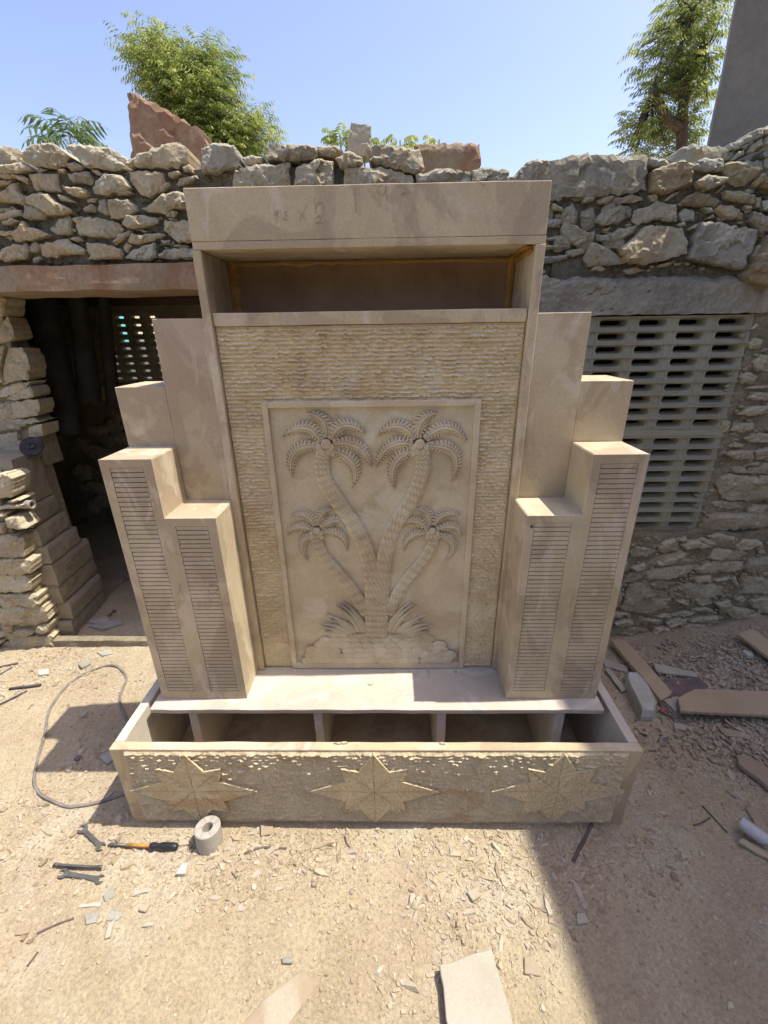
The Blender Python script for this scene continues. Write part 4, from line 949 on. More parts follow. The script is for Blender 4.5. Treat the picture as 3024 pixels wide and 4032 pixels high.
# cement blocks of the jamb: heights measured up the front arris
zs = [0, .115, .235, .36, .50, .61, .72, .835, 1.10]
for k in range(len(zs) - 1):
    m = MB(); e = rng.uniform(-.012, .012); e2 = rng.uniform(-.01, .01)
    x1 = -1.84 + e - (.02 if k >= 5 else 0); y0 = 1.07 + rng.uniform(-.01, .015); y1 = 1.42 - .03 * k * (k > 3) * .6 + e2
    P = []
    for j in range(7):
        t = j / 6; z = zs[k] + .004 + (zs[k + 1] - zs[k] - .006) * t
        row = []
        for (a, b, n) in (((-2.1, y0), (x1, y0), 8), ((x1, y0), (x1 - .03, y1), 14), ((x1 - .03, y1), (-2.1, y1), 6)):
            for i in range(n):
                s = i / n; x = a[0] + (b[0] - a[0]) * s; y = a[1] + (b[1] - a[1]) * s
                q = .008 * (1 - abs(2 * t - 1) ** 6) - .006
                row.append((x + .006 * nz(x * 22, y * 22, z * 22) + q, y + .006 * nz(x * 21 + 7, y * 21, z * 21) - q, z))
        P.append(row)
    b = len(m.v); n = len(P[0])
    m.grid(P, True); m.f.append(tuple(b + 6 * n + i for i in range(n))); m.f.append(tuple(b + i for i in range(n - 1, -1, -1)))
    blk = m.build('block', M['block'], pr)
    if k == 3:
        # pressed frog mark on the face: rounded rectangle and three strokes
        def ribbon(mb, pts, wd, xo):
            for a, c in zip(pts[:-1], pts[1:]):
                a, c = Vector((a[0], a[1])), Vector((c[0], c[1])); d = (c - a).normalized(); nn = Vector((-d.y, d.x)) * wd / 2
                q = [a + nn, a - nn, c - nn, c + nn]
                mb.add([(xo(p.x), p.x, p.y) for p in q] + [(xo(p.x) + .003, p.x, p.y) for p in q], [(4, 5, 6, 7), (0, 1, 5, 4), (1, 2, 6, 5), (2, 3, 7, 6), (3, 0, 4, 7)])
        fm = MB(); xo = lambda y: x1 - .03 * (y - y0) / (y1 - y0) + .0045
        yc, zc = 1.245, .435; W2, H2 = .085, .026
        rr_ = [(yc - W2 + H2 * .6 * (1 - math.cos(a)) if False else yc + sgn * (W2 - H2) + sgn * H2 * math.cos(a), zc + H2 * math.sin(a)) for sgn, rngv in ((1, range(-3, 4)), (-1, range(3, -4, -1))) for a in [k2 * math.pi / 6 for k2 in rngv]]
        rr_.append(rr_[0]); ribbon(fm, rr_, .004, xo)
        ribbon(fm, [(yc - .055, zc - .012), (yc - .045, zc + .014)], .004, xo)
        ribbon(fm, [(yc - .02, zc - .014), (yc - .018, zc + .014), (yc + .004, zc + .012), (yc + .004, zc - .014)], .004, xo)
        ribbon(fm, [(yc + .025, zc - .014), (yc + .027, zc + .014), (yc + .05, zc + .008), (yc + .05, zc - .008), (yc + .025, zc - .014)], .004, xo)
        fmo = fm.build('frog_mark', M['block'], blk)
m = MB(); rough_bar(m, -1.93, -.76, .985, 1.03, -.02, .042, .006, .03, rng, 21)
m.build('door_sill', M['earth_mortar'], rw)

# ---------------------------------------------------------------- the dark room behind the doorway
room = thing('store_room', 'dark store room seen through the doorway left of the fountain', 'room', (-1.0, 2.2, 0))
m = MB(); rough_wall(m, -3.2, -2.36, 0, 2.3, 2.82, .03, .06, .2); rough_wall(m, -1.84, 3.2, 0, 2.3, 2.82, .03, .08, .2)
rough_wall(m, -2.36, -1.84, 0, 1.31, 2.82, .03, .06, .2); rough_wall(m, -2.36, -1.84, 1.86, 2.3, 2.82, .03, .06, .2)
m.build('back_wall', M['earth_mortar'], room, fix=False)
m = MB(); m.box(-3.3, -3.2, 1.4, 3.0, 0, 2.3); m.box(3.2, 3.3, 1.2, 3.0, 0, 2.3)
m.build('side_wall', M['earth_mortar'], room)
m = MB(); m.box(-3.3, 3.3, 1.30, 3.05, 2.14, 2.25)
m.build('roof', M['concrete'], room)
m = MB(); m.box(-3.1, 1.4, 1.9, 2.0, 2.03, 2.13); m.build('beam', M['wood'], room, bevel=.006)
m = MB(); m.box(-2.4, -1.0, 2.5, 2.6, 1.90, 1.95); m.build('beam', M['wood'], room, bevel=.006)
bs2 = bpy.data.objects.new('ventilation_screen', None); bs2.location = (-2.1, 2.85, 1.33); link(bs2); put(bs2, room)
lattice(bs2, -2.36, 1.86, 4, 9, .13, .0605, 2.84, .05, M['jali'], .070, .026)
rngi = random.Random(8)
inner = []
for k in range(70):
    x = rngi.uniform(-3.0, -1.0); z = rngi.uniform(.05, 1.25); w, h = rngi.uniform(.07, .16), rngi.uniform(.04, .09)
    inner.append((2.80, [(x + w * math.cos(a) * rngi.uniform(.8, 1.1), z + h * math.sin(a) * rngi.uniform(.8, 1.1)) for a in [i * math.pi / 3.5 for i in range(7)]]))
add_stones(inner, room, rngi, [('stone_earth', 1)], depth=.06, bulge=.03, res_=.02)
# ground bank and turquoise sheet in the yard beyond the far screen
m = MB()
m.grid([[(x, y, .0 + max(0, (y - 3.6)) * .55 + .05 * nz(x * 2, y * 2, 5) - (.6 if y > 7.6 else 0)) for x in np.linspace(-8, 5, 60)] for y in np.linspace(3.5, 7.7, 40)])
bank = m.build('earth_bank', M['dirt'], smooth=True, fix=False); tag(bank, kind='structure')
m = MB()
m.grid([[(-4.0 + 1.0 * i / 12, 4.4 + .4 * j / 8 + .04 * math.sin(i * 1.3), 1.6 + .75 * j / 8) for i in range(13)] for j in range(9)])
tp = m.build('turquoise_sheet', M['tarp'], smooth=True, fix=False)
tag(tp, 'turquoise sheet glimpsed through the far screen of the store room', 'sheet')

# neighbouring house whose eaves shade the right of the yard (just right of the picture)
nb = thing('side_house', 'tall plastered house to the right of the yard, casting its shade over the right half', 'house', (3.6, -1.5, 0))
edge = lambda y: 3.417 - .10 * y
m = MB(); m.prism([(edge(-6) + .12, -6), (8, -6), (8, 1.17), (edge(1.17) + .12, 1.17)], -.1, 6.08); m.build('wall', M['plaster'], nb, bevel=.02)
m = MB(); m.prism([(edge(-6.1), -6.1), (8.1, -6.1), (8.1, 1.2), (edge(1.2), 1.2)], 6.08, 6.2); m.build('roof_slab', M['concrete'], nb, bevel=.01)
m = MB(); m.box(edge(-3) + .08, edge(-3) + .3, -3.4, -2.5, 0, 2.05); m.build('door', M['wood'], nb, bevel=.006)
m = MB(); m.box(edge(-1.4) + .06, edge(-1.4) + .3, -1.9, -.9, 1.1, 2.2); m.build('window', M['wood'], nb, bevel=.006)

# unseen house added behind the camera to cut low sky light from the front
oh = thing('sky_blocking_house', 'added low plastered house, unseen behind the camera, blocking low sky light', 'house', (0, -5.0, 0))
m = MB(); m.box(-6.0, 2.7, -8.0, -4.6, -.1, 3.1); m.build('wall', M['plaster'], oh, bevel=.02)
m = MB(); m.box(-6.1, 2.6, -8.1, -4.45, 3.1, 3.22); m.build('roof_slab', M['concrete'], oh, bevel=.01)
m = MB(); m.box(-.6, .35, -4.615, -4.59, 0, 2.05); m.build('door', M['wood'], oh, bevel=.006)

# tall plastered wall standing behind at the right
tw = thing('plastered_wall', 'tall grey plastered wall rising behind the rubble wall at the far right', 'wall', (2.2, 1.9, 0))
m = MB()
P = []
for j in range(30):
    z = 0 + 5.2 * j / 29
    x = 1.725 - .019 * (z - 2.4) + .012 * nz(z * 3, 0, 1)
    P.append([(x + .30, 2.2, z), (x + .02, 1.83, z), (x + .012, 1.80, z)] + [(x + .25 * k, 1.80 - .03 * k + .008 * nz(k * 1.3, z * 3, 1), z) for k in range(1, 9)])
m.grid(P)
m.grid([[P[-1][k] for k in range(len(P[0]))], [(p[0], p[1] + .4, p[2]) for p in P[-1]]])
m.build('wall', M['plaster'], tw, fix=False)
hp = thing('stone_heap', 'heap of grey flagstones leaning against the tall plastered wall', 'stone heap', (1.75, 1.55, 2.2))
add_stones(STONES_HEAP, hp, rng, [('stone_grey', 1)], depth=.1, bulge=.012)
m = MB(); m.grid([[(x, 1.56 + .02 * nz(x * 8, z * 8), z) for x in np.linspace(1.55, 2.4, 24)] for z in np.linspace(2.0, 2.42, 12)])
m.build('earth_fill', M['mortar'], hp, fix=False)
# ---------------------------------------------------------------- the carved wall fountain
ft = thing('wall_fountain', 'carved pink sandstone wall fountain with stepped pillars, palm relief and basin', 'fountain', (0, .3, 0))
PXL, PXR, PH = -.9, .9, .374
SZ, SZ0 = .3815, .3611
Y1, Y2, Y3, Y4, Y5, YB = .168, .2209, .387, .3717, .3876, .577
Z1, Z2, Z3, Z4 = 1.1332, 1.3279, 1.5219, 1.7193
Z5, Z6, Z7, Z8, Z9 = 1.8947, 1.9158, 2.0411, 1.7326, 1.6957
A0, A1, A2 = -.8175, -.6552, -.4911
B0, B1, B2 = .8334, .6687, .4947
FXL, FXR, HXL, HXR, GXL, GXR = -.4924, .5062, -.4892, .5041, -.4671, .4786
QXL, QXR, QZ = -.3493, .3596, 1.4705

def slab(name, b, mat, parent=ft, bevel=.0025, wob=.0012, sp=.05, seed=0):
    """a sawn slab: box cut into cells so its arrises can waver a little, then bevelled"""
    x0, x1, y0, y1, z0, z1 = b
    bm = bmesh.new()
    bmesh.ops.create_cube(bm, size=1)
    for v in bm.verts:
        v.co = Vector((x0 + (v.co.x + .5) * (x1 - x0), y0 + (v.co.y + .5) * (y1 - y0), z0 + (v.co.z + .5) * (z1 - z0)))
    bmesh.ops.bevel(bm, geom=list(bm.edges), offset=bevel, segments=2, affect='EDGES', profile=.5)
    for ax, (lo, hi) in enumerate(((x0, x1), (y0, y1), (z0, z1))):
        n = min(36, int((hi - lo) / sp))
        for k in range(1, n):
            co = [0, 0, 0]; no = [0, 0, 0]; co[ax] = lo + (hi - lo) * k / n; no[ax] = 1
            bmesh.ops.bisect_plane(bm, geom=list(bm.verts) + list(bm.edges) + list(bm.faces), plane_co=co, plane_no=no)
    for v in bm.verts:
        p = v.co * 14
        v.co += wob * Vector((noise.noise(p + Vector((seed, 0, 0))), noise.noise(p + Vector((0, seed + 9, 0))), noise.noise(p + Vector((0, 0, seed + 17)))))
    bmesh.ops.recalc_face_normals(bm, faces=bm.faces)
    me = bpy.data.meshes.new(name); bm.to_mesh(me); bm.free()
    me.materials.append(mat)
    o = bpy.data.objects.new(name, me); link(o); put(o, parent)
    return o

# --- basin
BT = .034
front_core = slab('basin_front', (PXL, PXR, .006, .038, -.01, PH), M['sand'], bevel=.004, wob=.002, seed=1)
# pitched rock face between two drafted margins
def rockface(name, x0, x1, z0, z1, y, mat, parent, rows, amp, sp, hole=None, seed=0, cell=.035, weave=False):
    nx = int((x1 - x0) / sp); nv = int((z1 - z0) / (sp * .8))
    H = (z1 - z0) / rows
    P = [[None] * (nx + 1) for _ in range(nv + 1)]
    for j in range(nv + 1):
        z = z0 + (z1 - z0) * j / nv
        for i in range(nx + 1):
            x = x0 + (x1 - x0) * i / nx
            zz = z + .22 * H * nz(x * 26, z * 9, seed) + .12 * H * nz(x * 80, z * 30, seed + 2)
            r = (zz - z0) / H; k = math.floor(r); t = r - k                 # t=0 lower edge of a row
            k2 = math.floor(x / cell + 3.7 * nz(k * 1.7, seed, 1) + .3 * nz(x * 20, k, 2))
            # each row is chipped: thick lower lip shadowing the row under it
            lip = (1 - t) ** 1.6
            var = .65 + .55 * nz(x * 38 + k * 7.1, k * 3.3, seed) + .35 * nz(k2 * 2.9, k * 4.7, seed + 5)
            h = amp * (lip * max(.15, var) + .22 * nz(x * 90, z * 90, seed + 3))
            if weave:
                u = x / cell + .5 * (k % 2) + .35 * nz(x * 14, z * 14, seed + 9); fu = u - math.floor(u)
                h = amp * (.15 + .62 * lip * (1 - .6 * abs(2 * fu - 1) ** 3) * max(.3, .45 + .55 * var) + .22 * nz(x * 60, z * 60, seed + 3))
                h = max(h, .0006)
            edge = min(x - x0, x1 - x, z - z0, z1 - z)
            h *= min(1, edge / .006)
            P[j][i] = (x, y - h, z)
    mb = MB(); m_ = nx + 1
    V = [p for r in P for p in r]; F = []
    for j in range(nv):
        for i in range(nx):
            if hole:
                cx, cz = (P[j][i][0] + P[j + 1][i + 1][0]) / 2, (P[j][i][2] + P[j + 1][i + 1][2]) / 2
                if hole[0] + .006 < cx < hole[1] - .006 and cz < hole[2] - .006: continue
            F.append((j * m_ + i, j * m_ + i + 1, (j + 1) * m_ + i + 1, (j + 1) * m_ + i))
    mb.add(V, F)
    return mb.build(name, mat, parent, fix=False)
rf = rockface('rock_face', PXL + .045, PXR - .045, .012, PH - .007, .0052, M['basin_rough'], front_core, 29, .0125, .0026, seed=3, cell=.03)
slab('side_wall', (PXL, PXL + BT, .0385, .62, -.01, PH), M['ledge'], seed=2, bevel=.003)
slab('side_wall', (PXR - BT, PXR, .0385, .62, -.01, PH), M['ledge'], seed=3, bevel=.003)
slab('back_wall', (PXL + BT + .001, PXR - BT - .001, .586, .62, -.01, PH - .004), M['sand'], seed=4)
slab('basin_floor', (PXL + BT + .001, PXR - BT - .001, .039, .585, -.01, .03), M['sand'], seed=5)
for k, x in enumerate((-.6895, -.2155, .2505, .6935)):
    slab('divider', (x - .0165, x + .0165, .176 + .004 * (k % 2), .584, .031, SZ0 - .0012), M['ledge'], seed=6 + k, bevel=.004, wob=.003)
# mortar smears where dividers meet the ledge
led = slab('ledge_slab', (-.8428, .8455, Y1, .64, SZ0, SZ), M['ledge'], bevel=.003, wob=.0022, seed=12, sp=.03)

rgd = random.Random(3)
for (x0, y0, L_, w_) in ((.215, .372, .045, .004), (.325, .368, .018, .006), (-.02, .30, .012, .010)):
    m = MB(); P = []
    for i in range(9):
        t = i / 8; ww = w_ * (.6 + .5 * math.sin(math.pi * (.15 + .8 * t))) * rgd.uniform(.8, 1.2)
        P.append([(x0 - ww, y0 - L_ * t, SZ + .0024), (x0, y0 - L_ * t, SZ + .0032), (x0 + ww, y0 - L_ * t, SZ + .0024)])
    m.grid(P); m.build('cement_drip', M['tile'], led, smooth=True, fix=False)

# --- eight-pointed leaf stars carved on the basin front
def star(cx, cz, tips, vall, label=None):
    mb = MB(); c = Vector((cx, cz)); n = len(tips)
    NS, NT = 26, 8
    def height(s, t, Lg):
        h = .0046 - .0006 * s + .0009 * nz(s * 9, t * 5, Lg * 40)
        h -= .0048 * math.exp(-(t * 1.0 / .07) ** 2) * min(1, s * 8)                       # midrib
        w = (s * Lg - abs(t) * .02) / .024
        f = w - math.floor(w)
        if .25 < s < .93 and .08 < abs(t) < .8: h -= .0036 * math.exp(-((f - .5) / .16) ** 2)
        return h
    for k in range(n):
        T = Vector(tips[k]); vl = Vector(vall[k - 1]); vr = Vector(vall[k])
        Lg = (T - c).length
        P = []
        for i in range(NS + 1):
            s = i / NS; row = []
            for j in range(-NT, NT + 1):
                t = j / NT; v = vr if t > 0 else vl
                # kite: along the axis to s, sideways towards the valley then to the tip
                ax = c + (T - c) * s
                sv = (v - c).dot((T - c).normalized()) / Lg
                off = v - (c + (T - c) * sv)
                wmax = (s / sv) if s < sv else (1 - s) / (1 - sv)
                p = ax + off * wmax * abs(t)
                row.append((p.x, -height(s, t, Lg) - .0050, p.y))
            P.append(row)
        mb.grid(P)
        # side walls down to the basin face
        for jj in (0, 2 * NT):
            e = [P[i][jj] for i in range(NS + 1) if i / NS >= (((vr if jj else vl) - c).dot((T - c).normalized()) / Lg) - .02]
            mb.grid([e, [(q[0], .004, q[2]) for q in e]])
    o = mb.build('star_carving', M['basin_rough'], front_core, fix=False)
    return o
def star_pts(cx, cz, wx=.226, up=.182, dn=.165, dx=.112, dz=.112):
    tips = [(cx, cz + up), (cx + dx, cz + dz), (cx + wx, cz), (cx + dx, cz - dz), (cx, cz - dn), (cx - dx, cz - dz), (cx - wx, cz), (cx - dx, cz + dz)]
    vall = [(cx + .052, cz + .098), (cx + .100, cz + .049), (cx + .100, cz - .049), (cx + .052, cz - .092), (cx - .052, cz - .092), (cx - .100, cz - .049), (cx - .100, cz + .049), (cx - .052, cz + .098)]
    return tips, vall
for cx, cz in ((-.637, .185), (.001, .187), (.636, .190)):
    star(cx, cz, *star_pts(cx, cz))

# --- stepped pillars with sunk panels of slats
SLAT = {}
def pillar(xo, xi, xm, panels, seed):
    """xo outer edge, xm step, xi inner edge"""
    lo, hi = (xo, xm) if xo < xm else (xm, xo)
    l2, h2 = (xm, xi) if xm < xi else (xi, xm)
    bm = bmesh.new()
    z0 = SZ + .001
    def prof():
        if xo < xi: return [(xo, z0), (xi, z0), (xi, Z1), (xm, Z1), (xm, Z2), (xo, Z2)]
        return [(xi, z0), (xo, z0), (xo, Z2), (xm, Z2), (xm, Z1), (xi, Z1)]
    P = prof(); n = len(P)
    fr = [bm.verts.new((x, Y2 + .0055, z)) for x, z in P]; bk = [bm.verts.new((x, Y3 - .001, z)) for x, z in P]
    bm.faces.new(fr); bm.faces.new(bk[::-1])
    for i in range(n): bm.faces.new((fr[i], bk[i], bk[(i + 1) % n], fr[(i + 1) % n]))
    bmesh.ops.recalc_face_normals(bm, faces=bm.faces)
    bmesh.ops.bevel(bm, geom=[e for e in bm.edges if abs(e.verts[0].co.y - e.verts[1].co.y) > .1], offset=.0025, segments=2, affect='EDGES')
    for k in range(1, 80):
        bmesh.ops.bisect_plane(bm, geom=list(bm.verts) + list(bm.edges) + list(bm.faces), plane_co=(0, 0, z0 + (Z2 - z0) * k / 80), plane_no=(0, 0, 1))
    for v in bm.verts:
        p = v.co * 13
        v.co.x += .0015 * noise.noise(p + Vector((seed, 0, 0)))
        if abs(v.co.x - xo) < .004: v.co.x -= math.copysign(.0035, xo) * max(0, noise.noise(v.co * 70) - .12)
        if v.co.z > z0 + .01: v.co.z += .0012 * noise.noise(p + Vector((0, seed + 4, 0)))
    me = bpy.data.meshes.new('pillar'); bm.to_mesh(me); bm.free(); me.materials.append(M['sand_pink'])
    o = bpy.data.objects.new('pillar', me); link(o); put(o, ft)
    # face plate: drafted frame around the sunk panels, 5.5 mm thick, made as strips
    mb = MB(); e = .0008
    (a0, a1, at), (b0, b1, bt) = panels            # outer panel, inner panel: x range and top
    zb = .418
    xL, xR = min(xo, xi), max(xo, xi)
    y0, y1 = Y2, Y2 + .0055
    def strip(x0, x1, z0_, z1_): mb.box(x0, x1, y0, y1, z0_, z1_)
    zt_o, zt_i = Z2, Z1
    # vertical strips
    if xo < xi:
        strip(xo, a0, z0, Z2); strip(a1, xm, zb, Z2); strip(xm, b0, zb, Z1); strip(b1, xi, z0, Z1)
        strip(a0, a1, at, Z2); strip(b0, b1, bt, Z1); strip(a0, b1, z0, zb)
    else:
        strip(a1, xo, z0, Z2); strip(xm, a0, zb, Z2); strip(b1, xm, zb, Z1); strip(xi, b0, z0, Z1)
        strip(a0, a1, at, Z2); strip(b0, b1, bt, Z1); strip(b0, a1, z0, zb)
    fp = mb.build('face_margin', M['sand_pink'], o)
    for (p0, p1, top) in panels:
        w = p1 - p0 - .004
        nrow = round((top - zb) / .0161); h = (top - zb) / nrow
        key = round(w, 4), round(h, 5)
        for r in range(nrow):
            if key not in SLAT:
                s = MB(); hw = w / 2; hh = h - .0026
                s.add([(-hw, .0042, 0), (hw, .0042, 0), (hw, -.0008, .0012), (-hw, -.0008, .0012), (-hw, -.0002, hh - .0008), (hw, -.0002, hh - .0008), (hw, .0042, hh), (-hw, .0042, hh)],
                      [(0, 1, 2, 3), (3, 2, 5, 4), (4, 5, 6, 7), (0, 3, 4, 7), (1, 6, 5, 2)])
                so_ = s.build('slat', M['sand_pink'], None); SLAT[key] = so_.data
            else:
                so_ = bpy.data.objects.new('slat', SLAT[key]); link(so_)
            jig = nz(r * 3.1, p0 * 50, 1)
            so_.location = ((p0 + p1) / 2 + .0012 * jig, Y2 + .0012 + .0005 * jig, zb + r * h + .0017)
            put(so_, o)
    return o
pillar(A0, A2, A1, [(-.790, -.685, 1.302), (-.626, -.521, 1.106)], 3)
pr2 = pillar(B0, B2, B1, [(.695, .807, 1.300), (.520, .637, 1.109)], 8)

m = MB(); rows = [[(.512 + r * math.cos(a), Y2 - dy, 1.097 + r * math.sin(a)) for a in [2 * math.pi * i / 12 for i in range(12)]] for r, dy in ((.0055, .0), (.005, .0018), (.0025, .0022), (.0008, .0008))]
m.grid(rows, True); m.build('anchor_plug', M['wood'], pr2, fix=False)

# --- wings behind the pillars
def wing(xo, xs, xi, seed, mat):
    a, b = sorted((xo, xs)); slab('wing_step', (a, b - .0006 if xo < xi else b, Y3, YB, SZ + .001, Z3), mat, seed=seed, bevel=.002)
    a, b = sorted((xs, xi)); slab('wing_panel', (a + .0006, b, Y3 - .0012, YB, SZ + .001, Z4), mat, seed=seed + 5, bevel=.002)
wing(A0, -.6544, FXL - .001, 51, M['sand_pink'])
wing(B0, .6687, FXR + .001, 62, M['sand'])

# --- central frame, niche and header
slab('frame_post', (FXL, GXL, Y4, .60, SZ + .001, Z5), M['sand'], seed=31, sp=.04)
slab('frame_post', (GXR, FXR, Y4, .60, SZ + .001, Z5), M['sand'], seed=32, sp=.04)
slab('niche_lintel', (HXL, HXR, Y4 + .001, .60, Z5 + .0006, Z6), M['sand'], seed=33)
hd = slab('header_slab', (HXL, HXR, Y4, .60, Z6 + .0006, Z7), M['sand'], seed=34, bevel=.002)
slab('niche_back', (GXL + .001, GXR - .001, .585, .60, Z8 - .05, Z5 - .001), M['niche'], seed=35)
slab('niche_floor', (GXL + .001, GXR - .001, Y5 + .02, .584, Z8 - .035, Z8 - .012), M['sand'], seed=36)
slab('niche_sill', (GXL + .0015, GXR - .0015, Y5 - .006, Y5 + .02, Z9, Z8), M['sand'], seed=37, bevel=.004)
slab('back_panel', (GXL + .001, GXR - .001, Y5 + .008, .58, SZ + .001, Z9 - .001), M['sand'], seed=38)
rockface('rock_face', GXL + .002, GXR - .002, SZ + .002, Z9 - .002, Y5 + .0055, M['rough'], ft, 104, .0135, .0031, hole=(QXL, QXR, QZ), seed=7, cell=.045)
# glue squeezed out in the niche corners
mb = MB(); rg = random.Random(2)
def glue(mb, a, b, wa, out, n=60):
    a, b = Vector(a), Vector(b); rows = []
    wa, out = Vector(wa), Vector(out)
    for i in range(n + 1):
        p = a.lerp(b, i / n); w = 1 + .45 * nz(i * .23, a.x * 9, 3) + .3 * nz(i * .9, 2, a.x)
        rows.append([p + out * .0015, p + wa * .5 * w + out * .0035, p + wa * w + out * .0012])
    mb.grid(rows)
glue(mb, (GXL + .002, .584, Z5 - .003), (GXR - .002, .584, Z5 - .003), (0, 0, -.012), (0, -1, 0))
glue(mb, (GXL + .003, .583, Z5), (GXL + .003, .583, Z8 - .01), (.030, 0, 0), (0, -1, 0))
glue(mb, (GXR - .003, .583, Z8 - .01), (GXR - .003, .583, Z5), (-.020, 0, 0), (0, -1, 0))
glue(mb, (GXR - .0015, .583, Z5 - .002), (GXR - .0015, Y4 + .02, Z5 - .002), (0, 0, -.016), (-1, 0, 0), 30)
glue(mb, (GXR - .003, Y4 + .012, Z5 - .0012), (GXR - .003, .583, Z5 - .0012), (-.022, 0, 0), (0, 0, -1), 30)
mb.build('adhesive', M['glue'], ft, fix=False)

# --- carved palm panel
rp = slab('relief_panel', (QXL, QXR, Y5 + .004, Y5 + .03, SZ + .001, QZ), M['relief'], seed=41, wob=.0015)
fw_ = .020
m = MB()
zt = QZ
for b in ((QXL, QXL + fw_, SZ + .002, zt), (QXR - fw_, QXR, SZ + .002, zt), (QXL + fw_, QXR - fw_, zt - fw_ * .95, zt), (QXL + fw_, QXR - fw_, SZ + .002, SZ + .03)):
    m.box(b[0], b[1], Y5 - .010, Y5 + .0055, b[2], b[3])
m.build('panel_border', M['relief'], rp, bevel=.002)
YP = Y5 + .0038      # relief ground

def ribbon_relief(mb, axis, wfun, hfun, NT=7, n=40):
    """raised strip following an (x,z) axis; wfun(s) half width, hfun(s,t) height"""
    P = []
    pts = [Vector(p) for p in axis]
    for i, p in enumerate(pts):
        t = (pts[min(i + 1, len(pts) - 1)] - pts[max(i - 1, 0)]).normalized(); nn = Vector((-t.y, t.x))
        s = i / (len(pts) - 1); w = wfun(s)
        row = [(p.x + nn.x * w * 1.03, YP + .002, p.y + nn.y * w * 1.03)]
        for j in range(-NT, NT + 1):
            q = p - nn * w * (j / NT)
            row.append((q.x, YP - hfun(s, j / NT), q.y))
        row.append((p.x - nn.x * w * 1.03, YP + .002, p.y - nn.y * w * 1.03))
        P.append(row)
    mb.grid(P)
def bez(a, b, c, n=46):
    a, b, c = Vector(a), Vector(b), Vector(c)
    return [(1 - t) ** 2 * a + 2 * t * (1 - t) * b + t * t * c for t in [i / n for i in range(n + 1)]]
for pi, fl in enumerate(FRONDS):
    big = pi < 2
    W = .0265 if big else .0200
    for fi, (a, b, c) in enumerate(fl):
        ax = bez(a, b, c)
        L = sum((ax[i + 1] - ax[i]).length for i in range(len(ax) - 1))
        pitch = .0115 if big else .0095
        def wf(s, W=W): return W * max(.04, min(1, .45 + 2.2 * s) * (1 - s ** 3.2)) 
        def hf(s, t, L=L, pitch=pitch):
            at = abs(t)
            h = .0130 - .003 * at - .003 * s
            if at < .16: h += .0028
            elif at < .30: h -= .0022
            ph = s * L / pitch + at * .85
            f = ph - math.floor(ph)
            if at > .42 and .06 < s < .96: h -= .0075 * math.exp(-((f - .5) / .16) ** 2) * min(1, (at - .36) * 4)
            return max(h, .001)
        mb = MB()
        # resample finely so the leaflet cuts read
        fine_ax = []
        for i in range(len(ax) - 1):
            fine_ax += [ax[i], ax[i].lerp(ax[i + 1], .5)]
        fine_ax.append(ax[-1])
        ribbon_relief(mb, fine_ax, wf, hf, 9)
        mb.build('palm_frond', M['relief'], rp, fix=False)
for ti, tr in enumerate(TRUNKS):
    if ti < 4: tr = [(CROWNS[ti][0], CROWNS[ti][1] - .02)] + list(tr)
    ax = smooth_path([(p[0], p[1], 0) for p in tr], 14)
    ax = [Vector((p.x, p.y)) for p in ax]
    L = sum((ax[i + 1] - ax[i]).length for i in range(len(ax) - 1))
    w0, w1 = ((.025, .031), (.025, .031), (.019, .025), (.019, .025), (.046, .046))[ti]
    def wf(s, a=w0, b=w1): return a + (b - a) * s
    def hf(s, t, L=L, ti=ti):
        h = .0140 * (max(0, 1 - .80 * t ** 4)) ** .5
        zig = abs(((t * (2.0 if ti < 4 else 3.0) + 10) % 1) - .5) * 2
        ph = s * L / .028 - .42 * zig
        f = ph - math.floor(ph)
        return h + .0042 * (1 - f) ** 1.2 + (.001 if ti == 4 else 0)
    mb = MB(); 
    dense = []
    for i in range(len(ax) - 1):
        for q in range(5): dense.append(ax[i].lerp(ax[i + 1], q / 5))
    dense.append(ax[-1])
    ribbon_relief(mb, dense, wf, hf, 12)
    mb.build('palm_trunk', M['relief'], rp, fix=False)
def dome(mb, x, z, r, h, base=0.0, squash=1.0, n=14, rot=0):
    rows = []
    for k, (q, hh) in enumerate(((1.02, -.0015), (.97, h * .45), (.85, h * .78), (.6, h * .95), (.3, h))):
        rows.append([(x + r * q * math.cos(a), YP - base - hh, z + r * q * squash * math.sin(a)) for a in [2 * math.pi * i / n + rot for i in range(n)]])
    b = len(mb.v); mb.grid(rows, True); mb.f.append(tuple(b + 4 * n + i for i in range(n)))
for (cx, cz, r) in CROWNS:
    mb = MB(); dome(mb, cx, cz, r * .85, .005, .014)
    for i in range(7):
        a = -math.pi * (.12 + .76 * (i % 4) / 3) if i < 4 else -math.pi * (.25 + .5 * (i - 4) / 2)
        d = r * (1.45 if i < 4 else 2.15)
        dome(mb, cx + d * math.cos(a) * .75 - (.003 if cx < 0 else -.003), cz + d * math.sin(a), r * .5, .005, .012 - .002 * (i >= 4), 1.2)
    mb.build('coconut_cluster', M['relief'], rp, smooth=True, fix=False)
for (a, b, c) in GRASS:
    sg = -1 if c[0] < .008 else 1
    c = (c[0] + sg * .016, c[1] + .012)
    mb = MB(); ax = bez(a, b, c, 16)
    ribbon_relief(mb, ax, lambda s: .0125 * max(.05, 1 - s ** 2), lambda s, t: .0165 - .007 * abs(t) - .004 * s, 3)
    mb.build('grass_blade', M['relief'], rp, fix=False)
rg = random.Random(21)
mx, mz0, mz1, mw = .009, .414, .553, .312
rows = [(0, .029), (.024, .030), (.048, .030), (.074, .029), (.098, .026), (.116, .021)]
